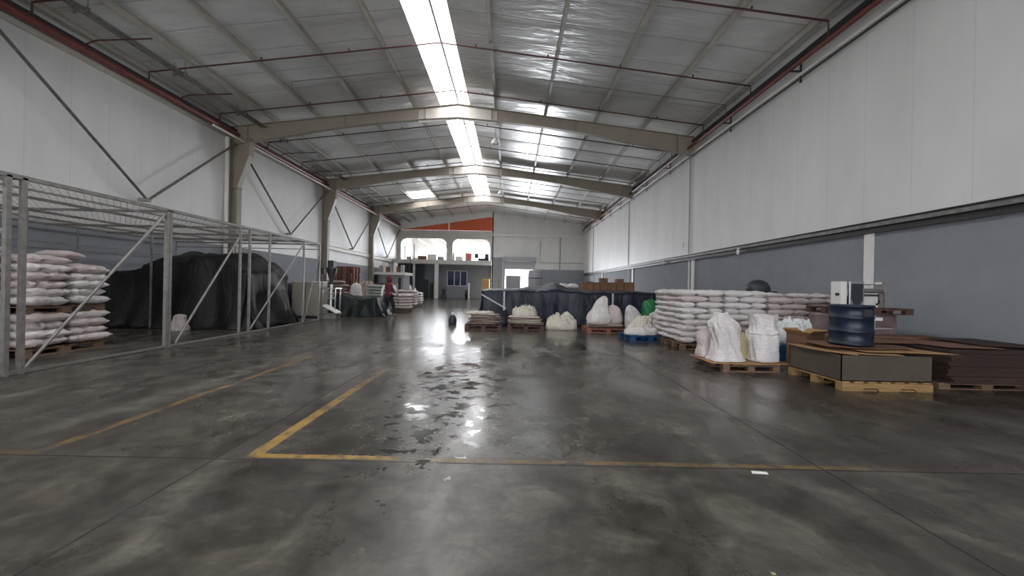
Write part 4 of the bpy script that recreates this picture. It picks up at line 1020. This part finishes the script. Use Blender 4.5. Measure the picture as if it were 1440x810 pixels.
for x, y in ((-0.25, -0.2), (0.25, -0.2), (-0.25, 0.25), (0.25, 0.25)): MB().box(x-0.02, x+0.02, y-0.02, y+0.02, 0, 1.2).build('leg', M['steel_bright'], t)
MB().box(-0.3, 0.3, -0.25, 0.3, 1.18, 1.22).build('deck', M['steel_bright'], t)
MB().box(-0.3, 0.3, -0.25, 0.3, 0.12, 0.18).build('deck', M['steel_bright'], t)
m = MB().prism([(-0.1, 0.5), (0.45, 0.22), (0.45, 0.26), (-0.1, 0.56)], 1, -0.5, -0.05); m.build('sloping_tray', M['white_paint'], t)
MB().box(-0.25, 0.4, -0.48, -0.1, 0.0, 0.2).build('base', M['galv_dull'], t, 0.01)
MB().box(-0.5, -0.26, -0.08, 0.0, 1.75, 2.0).build('display_box', M['machine_dark'], t, 0.01)
MB().tube([(-0.36, -0.02, 0.2), (-0.36, -0.02, 1.76)], 0.02, 8).build('display_pole', M['galv_dull'], t)
MB().tube([(-0.36, -0.02, 1.2), (-0.28, -0.02, 1.2)], 0.02, 8).build('display_pole', M['galv_dull'], t)
for z in (0.75, 0.95): MB().lathe([(0.09, z), (0.11, z+0.03), (0.11, z+0.08), (0.09, z+0.1)], 16).build('collar', M['steel_bright'], t)

# stack of wooden pallets by the left wall
def small_pallet_mesh():
    m = MB()
    for i in range(7): x = -0.55+i*0.183; m.box(x-0.06, x+0.06, -0.5, 0.5, 0.12, 0.14)
    for y in (-0.46, 0, 0.46):
        for x in (-0.53, 0, 0.53): m.box(x-0.07, x+0.07, y-0.04, y+0.04, 0.02, 0.12)
        m.box(-0.6, 0.6, y-0.04, y+0.04, 0, 0.02)
    for x in (-0.28, 0.28): m.box(x-0.05, x+0.05, -0.5, -0.42, 0.02, 0.1)
    return m.mesh('wooden_pallet', [M['wood_red']])
spm = small_pallet_mesh()
for k in range(17):
    o = bpy.data.objects.new('wooden_pallet', spm); C.objects.link(o)
    p = at(485, 398, 23.5); o.location = (p.x+rnd.uniform(-.03, .03), 23.8, k*0.1425); o.rotation_euler[2] = rnd.uniform(-.03, .03)
    tag(o, 'red-brown pallet in the tall stack by the left wall, %s from the top' % ['one', 'two', 'three', 'four', 'five', 'six', 'seven', 'eight', 'nine', 'ten', 'eleven', 'twelve', 'thirteen', 'fourteen', 'fifteen', 'sixteen', 'seventeen'][16-k], 'pallet', 'stacked pallets by the left wall')
# big sacks behind the green sheet
SETS['loose_brown'] = variants(LOOSE, 'sack_brown')
pallet((-8.75, 19.6, 0), 0, 'wooden pallet under the brown stained sacks beside the filling machine')
for k in range(8):
    for q in range(2):
        sack((-9.03+0.56*q+rnd.uniform(-.05, .05)+(0.12 if k > 6 else 0)*(1-2*q), 19.5, 0.145+0.172*k), PI/2*(k % 2)+rnd.uniform(-.25, .25), 'brown stained sack, %s layer, %s side, by the filling machine' % (layer_word(k, 8), 'right' if q else 'left'), 'brown stained sacks', 'loose_brown', (1.05, 1.4, 1.05))
upright_sack('bulk_sack', 'bright white bulk sack right of the brown stained one', (-7.75, 19.5, 0), smoothprof([(0.26, 0), (0.3, 0.3), (0.28, 0.9), (0.2, 1.3), (0.02, 1.45)]), M['sack'], (0.05, 0), 0.4, 30, 0.1, 73)
heap('sack_pile', 'pile of brown and white crumpled sacks behind the dark green sheet', 'sack pile', M['sack_old'], (-7.75, 20.9, 0), 0.6, 0.45, 1.35, 75, 0.35, 48, 16)
for k in range(8):
    sack((-6.75+rnd.uniform(-.03, .03)+0.1, 19.6, 0.145+0.15*k), rnd.uniform(-.08, .08), 'grey-green sack, %s layer of the stack behind the walking person' % layer_word(k, 8), 'grey-green stacked sacks', 'sack_grey', (1.55, 1.6, 1.1))
pallet((-6.65, 19.6, 0), 0, 'wooden pallet under the grey-green sacks behind the walking person')
tag(MB().box(-8.5, -6.6, 22.3, 23.0, 0, 1.45).build('crate', M['wood_dark'], None, 0.02), 'dark red-brown crate standing before the tall stack of pallets', 'crate')
drape('tarpaulin', 'dark green plastic sheet over a low load beyond the cage', M['tarp_green'], -7.75, -5.75, 16.9, 18.3, lambda u, v: 0.82+0.05*math.sin(u*7), 5.0, 60, 46, 0.3, 0.09, None, 3.0)
# stacks beyond the person
for st, (cx, cy, n, kd, lb) in enumerate(((-5.75+0.0, 20.4, 5, 'sack_pink', 'pink stack'), (-6.4, 24.2, 6, 'sack_pink', 'farther pink stack'), (-6.45, 25.9, 5, 'sack_grey', 'pale end stack'))):
    pallet((cx, cy, 0), 0, 'wooden pallet under the %s of sacks beyond the walking person' % lb)
    for k in range(n):
        for q in range(2):
            sack((cx-0.32+0.66*q, cy-0.2, 0.145+0.15*k), rnd.uniform(-.08, .08), 'sack, %s layer, %s half of %s beyond the person' % (layer_word(k, n), 'right' if q else 'left', lb), 'far stacks beyond the person', kd if (kd != 'sack_grey' or q == 0) else 'sack', (1.0, 1.9, 1.1))
for i, (x, h) in enumerate(((-6.6, 0.5), (-6.3, 0.3))):
    m = MB().lathe([(0.09, 0), (0.09, h*0.75), (0.04, h*0.9), (0.04, h)], 16); o = m.build('white_canister', M['white_paint']); o.location = (x, 25.7, 0.145+5*0.15+0.0)
    tag(o, ['tall', 'short'][i]+' white canister standing on the pale end stack of sacks', 'canister')

# ------------------------------------------------------------------ far-end furnishings
t = thing('site_office', 'small grey cabin with a white flat roof beside the staircase', 'cabin', (-10.5, 35.5, 0))
cw = MB().box(-1.15, 0.75, 0, 2.2, 0, 2.25).build('cabin_walls', M['grey_paint'], t)
MB().box(-1.9, 1.0, -0.2, 2.4, 2.25, 2.5).build('roof_slab', M['white_paint'], t)
MB().box(0.3, 0.55, -0.02, 0, 0.1, 2.0).build('door_panel', M['machine_dark'], cw)
for i in range(7):
    x = -12.2+i*0.33; 
    h = [0.6, 0.85, 0.5, 0.7, 0.9, 0.55, 0.7][i]
    box_thing('stored box on the white cabin roof, %s from left' % ['first', 'second', 'third', 'fourth', 'fifth', 'sixth', 'seventh'][i], x, x+0.26, 36.2, 36.7, 2.505, 2.505+h, [M['grey_paint'], M['white_paint'], M['card_brown']][i % 3], group='boxes on the cabin roof')
t = thing('staircase', 'dark steel staircase rising from the floor to the mezzanine', 'staircase', (-10.6, 39.6, 0))
N = 18
for i in range(N): MB().box(-1.2, -0.0, 0.0+i*0.105, 0.12+i*0.105, i*0.205+0.17, i*0.205+0.2).build('step', M['machine_dark'], t)
for x in (-1.22, 0.0): MB().bar((x, 0, 0.1), (x, 1.95, 3.65), 0.03, 0.22).build('stringer', M['machine_dark'], t)
MB().tube([(0, 0, 1.0), (0, 1.95, 4.6)], 0.025).build('handrail', M['machine_dark'], t)
MB().box(XL+10.62+0.02, -0.4, 2.2, 2.3, 0, 3.6).build('back_screen', M['machine_dark'], t)
# clutter on the mezzanine
cl = [(-11.6, .5, .5, 'grey_paint', 'grey'), (-10.9, .6, .35, 'white_paint', 'white'), (-10.1, .9, .6, 'card_brown', 'brown'), (-9.0, 1.0, .8, 'white_paint', 'wide white'), (-8.0, .7, .55, 'grey_paint', 'mid grey'), (-6.9, .9, .95, 'grey_paint', 'tall grey'), (-5.9, .8, .6, 'white_paint', 'pale'), (-4.85, .7, 1.0, 'red_box', 'salmon red'), (-3.1, 1.2, .45, 'machine_dark', 'low dark')]
for x, w_, h, mt, lb in cl:
    box_thing('%s storage box on the mezzanine deck against the bright windows' % lb, x-w_/2, x+w_/2, 44.3, 44.9, MZ1+0.002, MZ1+h, M[mt], 'storage_box', group='boxes on the mezzanine')
def office_chair(x, y, lb):
    t = thing('chair', lb, 'chair', (x, y, MZ1))
    MB().box(-0.22, 0.22, -0.22, 0.22, 0.42, 0.48).build('seat', M['machine_dark'], t, 0.01)
    MB().box(-0.22, 0.22, 0.18, 0.22, 0.48, 0.95).build('backrest', M['machine_dark'], t, 0.01)
    for a in (-0.2, 0.2):
        for b in (-0.2, 0.2): MB().box(a-0.015, a+0.015, b-0.015, b+0.015, 0, 0.42).build('leg', M['machine_dark'], t)
office_chair(-3.9, 44.0, 'dark chair on the mezzanine between the salmon box and low dark box')
office_chair(-2.75, 43.95, 'dark chair on the mezzanine at its right end')
tag(MB().tube([(-10.9, 44.0, MZ1), (-10.9, 44.0, MZ1+1.9)], 0.05).build('upright_pole', M['grey_paint']), 'thin grey upright pole on the mezzanine, left window bay', 'pole')
tag(MB().tube([(-11.9, 43.8, MZ1), (-11.9, 43.8, MZ1+1.7)], 0.05).build('upright_pole', M['grey_paint']), 'thin grey upright pole at the far left of the mezzanine', 'pole')
for i in range(6):
    x = [-10.5, -9.0, -7.7, -5.6, -4.2, -3.0][i]
    m = MB().bar((x, 43.6, 6.55), (x+0.35, 49.8, 6.2), 0.12, 0.2)
    tag(m.build('ceiling_beam', M['white_paint']), 'white sloping beam under the mezzanine ceiling, %s from the left' % ['first', 'second', 'third', 'fourth', 'fifth', 'sixth'][i], 'beam', 'mezzanine ceiling beams')
# items under the mezzanine
for x, w_, h, lb in ((-9.35, 0.35, 2.0, 'tall dark locker beside the slim white column under the mezzanine'), (-9.0+0.25, 0.28, 1.6, 'shorter dark locker right of the tall one'), (-8.35, 0.16, 1.9, 'narrow dark post-like locker left of the thick pale column')):
    t = thing('locker', lb, 'locker', (x, 43.0, 0)); lbk = MB().box(-w_/2, w_/2, 0, 0.4, 0, h).build('locker_body', M['machine_dark'], t, 0.01); MB().box(w_/2-0.05, w_/2-0.03, -0.02, 0, h*0.5, h*0.6).build('handle', M['galv'], lbk)
t = thing('hand_truck', 'dark hand truck parked right of the thick pale column', 'hand truck', (-7.35, 43.0, 0))
for a in (-0.18, 0.18): MB().tube([(a, 0, 0.1), (a, 0.25, 1.3)], 0.03).build('side_rail', M['machine_dark'], t)
MB().box(-0.2, 0.2, 0.05, 0.2, 0.3, 1.0).build('back_plate', M['machine_dark'], t)
for a in (-0.24, 0.24): MB().tube([(a-0.03, 0.05, 0.12), (a+0.03, 0.05, 0.12)], 0.12, 16).build('wheel', M['machine_dark'], t)
MB().box(-0.2, 0.2, -0.25, 0.02, 0.02, 0.04).build('toe_plate', M['machine_dark'], t)
m = MB().lathe([(0.18, 0), (0.22, 0.5), (0.22, 0.85), (0.1, 0.9)], 16); o = m.build('bin', M['machine_dark']); o.location = (-5.0+0.2, 43.1, 0); tag(o, 'dark bin under the right end of the blue window', 'bin')
t = thing('cabinet', 'orange-yellow framed cabinet at the right end under the mezzanine', 'cabinet', (-2.55, 41.0, 0))
MB().box(-0.42, 0.32, 0, 0.5, 0, 2.15).build('cabinet_frame', M['yellow'], t, 0.01)
for a in (-0.36, -0.02): MB().box(a, a+0.3, -0.02, 0, 0.15, 2.0).build('cabinet_door', M['card'], t)
# objects in front of the far loading door
box_thing('large grey crate silhouetted in the bright far doorway', -0.48, 0.95, 37.5, 38.5, 0, 2.45, M['grey_paint'], 'crate', 'crate')
t = thing('storage_tank', 'tall pale grey round-cornered tank right of the bright far doorway', 'tank', (2.3, 37.0, 0))
MB().lathe([(0.62, 0), (0.66, 0.05), (0.66, 2.75), (0.6, 2.95), (0.5, 3.0)], 28).build('tank_body', M['grey_paint'], t)
MB().lathe([(0.68, 2.2), (0.69, 2.25), (0.68, 2.3)], 28).build('band', M['galv_dull'], t)
t = thing('standing_scale', 'small steel stand machine left of the bright far doorway', 'machine', (-1.1, 30.0, 0))
for a in (-0.25, 0.22): MB().box(a-0.05, a+0.05, -0.1, 0.1, 0, 1.95).build('upright', M['galv_dull'], t)
MB().box(-0.42, 0.3, -0.12, 0.12, 1.75, 1.82).build('cross_bar', M['galv_dull'], t); MB().box(-0.45, 0.4, -0.3, 0.3, 0, 1.2).build('base_box', M['grey_paint'], t, 0.02)

# small items on the floor
t = thing('spray_bottle', 'small dark bottle with pale top standing alone mid-floor', 'bottle', (-2.1, 14.3, 0))
MB().lathe([(0.13, 0), (0.15, 0.03), (0.15, 0.18), (0.1, 0.28), (0.05, 0.33)], 16).build('bottle_body', M['machine_dark'], t)
MB().lathe([(0.05, 0.33), (0.05, 0.38), (0.03, 0.42)], 12).build('bottle_cap', M['white_paint'], t)
o = sheet_mesh([(1.88, 3.0), (2.0, 2.99), (2.01, 3.03), (1.9, 3.045)], 0.001, 0.001, 1, 0.001).build('paper_slip', M['paper']); tag(o, 'small white slip of paper on the floor at the transverse joint', 'paper')
o = sheet_mesh([(0.0, 0), (0.02, 0), (0.02, 0.015), (0, 0.02)], 0.001, 0.002, 1, 0.001).build('debris_chip', M['sack_yellow']); o.location = (1.32, 1.93, 0); tag(o, 'tiny pale chip of debris on the near floor', 'debris')

# ------------------------------------------------------------------ person
def skin_fig(name, joints, edges, mt, parent, sub=2):
    keys = list(joints); me = bpy.data.meshes.new(name)
    me.from_pydata([joints[k][0] for k in keys], [(keys.index(a), keys.index(b)) for a, b in edges], [])
    me.materials.append(mt); o = bpy.data.objects.new(name, me); C.objects.link(o)
    if parent: o.parent = parent
    sk = o.modifiers.new('skin', 'SKIN'); sk.use_smooth_shade = True
    if not me.skin_vertices:
        bpy.context.view_layer.objects.active = o; bpy.ops.mesh.customdata_skin_add()
    for i, k in enumerate(keys):
        r = joints[k][1]; r = r if isinstance(r, tuple) else (r, r); me.skin_vertices[0].data[i].radius = r
    me.skin_vertices[0].data[0].use_root = True
    sb = o.modifiers.new('sub', 'SUBSURF'); sb.levels = sub; sb.render_levels = sub
    return o
per = thing('person', 'person in maroon top and black trousers walking away past the dark green sheet', 'person', (-5.1, 16.4, 0), -0.15)
J = {'pelvis': ((0, 0, .92), (.15, .10)), 'waist': ((0, .0, 1.06), (.135, .09)), 'chest': ((0, .02, 1.26), (.165, .11)), 'neckb': ((0, .03, 1.42), (.08, .07)), 'neck': ((0, .04, 1.48), .055), 'head': ((0, .05, 1.56), (.075, .085)), 'top': ((0, .04, 1.66), (.07, .08)),
     'lhip': ((-.09, 0, .86), .09), 'lknee': ((-.13, .12, .50), .06), 'lank': ((-.2, -.08, .12), .04), 'ltoe': ((-.21, .08, .04), .035),
     'rhip': ((.09, 0, .86), .09), 'rknee': ((.14, .16, .50), .06), 'rank': ((.16, .22, .09), .04), 'rtoe': ((.17, .36, .035), .035),
     'lsh': ((-.18, .03, 1.38), .058), 'lel': ((-.27, -.06, 1.12), .043), 'lwr': ((-.25, -.1, .88), .028), 'rsh': ((.18, .03, 1.38), .058), 'rel': ((.27, .1, 1.14), .043), 'rwr': ((.24, .26, 1.0), .028)}
E = [('pelvis', 'waist'), ('waist', 'chest'), ('chest', 'neckb'), ('neckb', 'neck'), ('neck', 'head'), ('head', 'top'), ('pelvis', 'lhip'), ('lhip', 'lknee'), ('lknee', 'lank'), ('lank', 'ltoe'), ('pelvis', 'rhip'), ('rhip', 'rknee'), ('rknee', 'rank'), ('rank', 'rtoe'), ('neckb', 'lsh'), ('lsh', 'lel'), ('lel', 'lwr'), ('neckb', 'rsh'), ('rsh', 'rel'), ('rel', 'rwr')]
for s_, w_ in (('l', Vector(J['lwr'][0])), ('r', Vector(J['rwr'][0]))):
    dn = Vector((0, 0.25, -1)).normalized() if s_ == 'l' else Vector((-.1, .8, -.45)).normalized()
    J[s_+'palm'] = (tuple(w_+dn*0.07), (.032, .018)); E.append((s_+'wr', s_+'palm'))
    for f_ in range(4):
        off = Vector((0.0, (f_-1.5)*0.021, 0)) if s_ == 'l' else Vector(((f_-1.5)*0.021, 0, 0))
        ln = [0.07, 0.08, 0.075, 0.058][f_]
        a = w_+dn*0.105+off; b = a+dn*ln*0.5; c_ = b+(dn*0.8+Vector((0.35 if s_ == 'l' else -.35, 0, 0)))*ln*0.5
        for nme, p in (('a', a), ('b', b), ('c', c_)): J['%sf%d%s' % (s_, f_, nme)] = (tuple(p), .0085)
        E += [(s_+'palm', '%sf%da' % (s_, f_)), ('%sf%da' % (s_, f_), '%sf%db' % (s_, f_)), ('%sf%db' % (s_, f_), '%sf%dc' % (s_, f_))]
    th = w_+dn*0.04+(Vector((0, .035, 0)) if s_ == 'l' else Vector((-.035, 0, 0)))
    J[s_+'th'] = (tuple(th), .011); J[s_+'th2'] = (tuple(th+dn*0.045+(Vector((0.01, .012, 0)) if s_ == 'l' else Vector((-.012, 0, 0)))), .009)
    E += [(s_+'palm', s_+'th'), (s_+'th', s_+'th2')]
skin_fig('body', J, E, M['skin'], per, 2)
def sub(keys, grow, shift={}):
    d = {}
    for k in keys:
        p, r = J[k]; r = r if isinstance(r, tuple) else (r, r); d[k] = (tuple(Vector(p)+Vector(shift.get(k, (0, 0, 0)))), (r[0]+grow, r[1]+grow))
    return d
ks = ['waist', 'pelvis', 'chest', 'neckb']; d = sub(ks, 0.035, {'pelvis': (0, 0, 0.02)}); d['neckb'] = (d['neckb'][0], (.15, .115))
for q in ('lsh', 'rsh'): d[q] = ((J[q][0][0]*0.72, J[q][0][1], J[q][0][2]+0.0), (.082, .09))
skin_fig('top', d, [('waist', 'chest'), ('pelvis', 'waist'), ('chest', 'neckb'), ('neckb', 'lsh'), ('neckb', 'rsh')], M['maroon'], per)
for s_ in 'lr':
    d = sub([s_+'sh', s_+'el', s_+'wr'], 0.018); skin_fig('sleeve', d, [(s_+'sh', s_+'el'), (s_+'el', s_+'wr')], M['white_cloth'], per)
d = sub(['pelvis', 'lhip', 'lknee', 'lank', 'rhip', 'rknee', 'rank'], 0.022, {'pelvis': (0, 0, -0.02), 'lank': (0, 0, 0.04), 'rank': (0, 0, 0.05)})
skin_fig('trousers', d, [('pelvis', 'lhip'), ('lhip', 'lknee'), ('lknee', 'lank'), ('pelvis', 'rhip'), ('rhip', 'rknee'), ('rknee', 'rank')], M['black_cloth'], per)
for s_ in 'lr':
    a = Vector(J[s_+'ank'][0]); b = Vector(J[s_+'toe'][0]); d = {'h': (tuple(a+Vector((0, -.03, -.02))), .045), 't': (tuple(b+Vector((0, .02, 0.005))), (.042, .034))}
    skin_fig('shoe', d, [('h', 't')], M['shoe'], per)
hd = MB(); 
hd.lathe([(0.05, 1.44), (0.09, 1.47), (0.105, 1.53), (0.118, 1.60), (0.115, 1.66), (0.09, 1.715), (0.04, 1.74), (0.005, 1.745)], 24, (0, 0.02, 0)); hd.build('headscarf', M['maroon'], per)
MB().lathe([(0.005, 0), (0.015, 0.01), (0.006, 0.045)], 8, (0, 0.135, 1.575)).build('nose', M['skin'], per)
MB().box(-0.165, 0.165, -0.1, 0.1, 1.03, 1.05).build('belt', M['sack_pink'], per, 0.008)
for o in bpy.data.objects:
    if 'used' in o: del o['used']
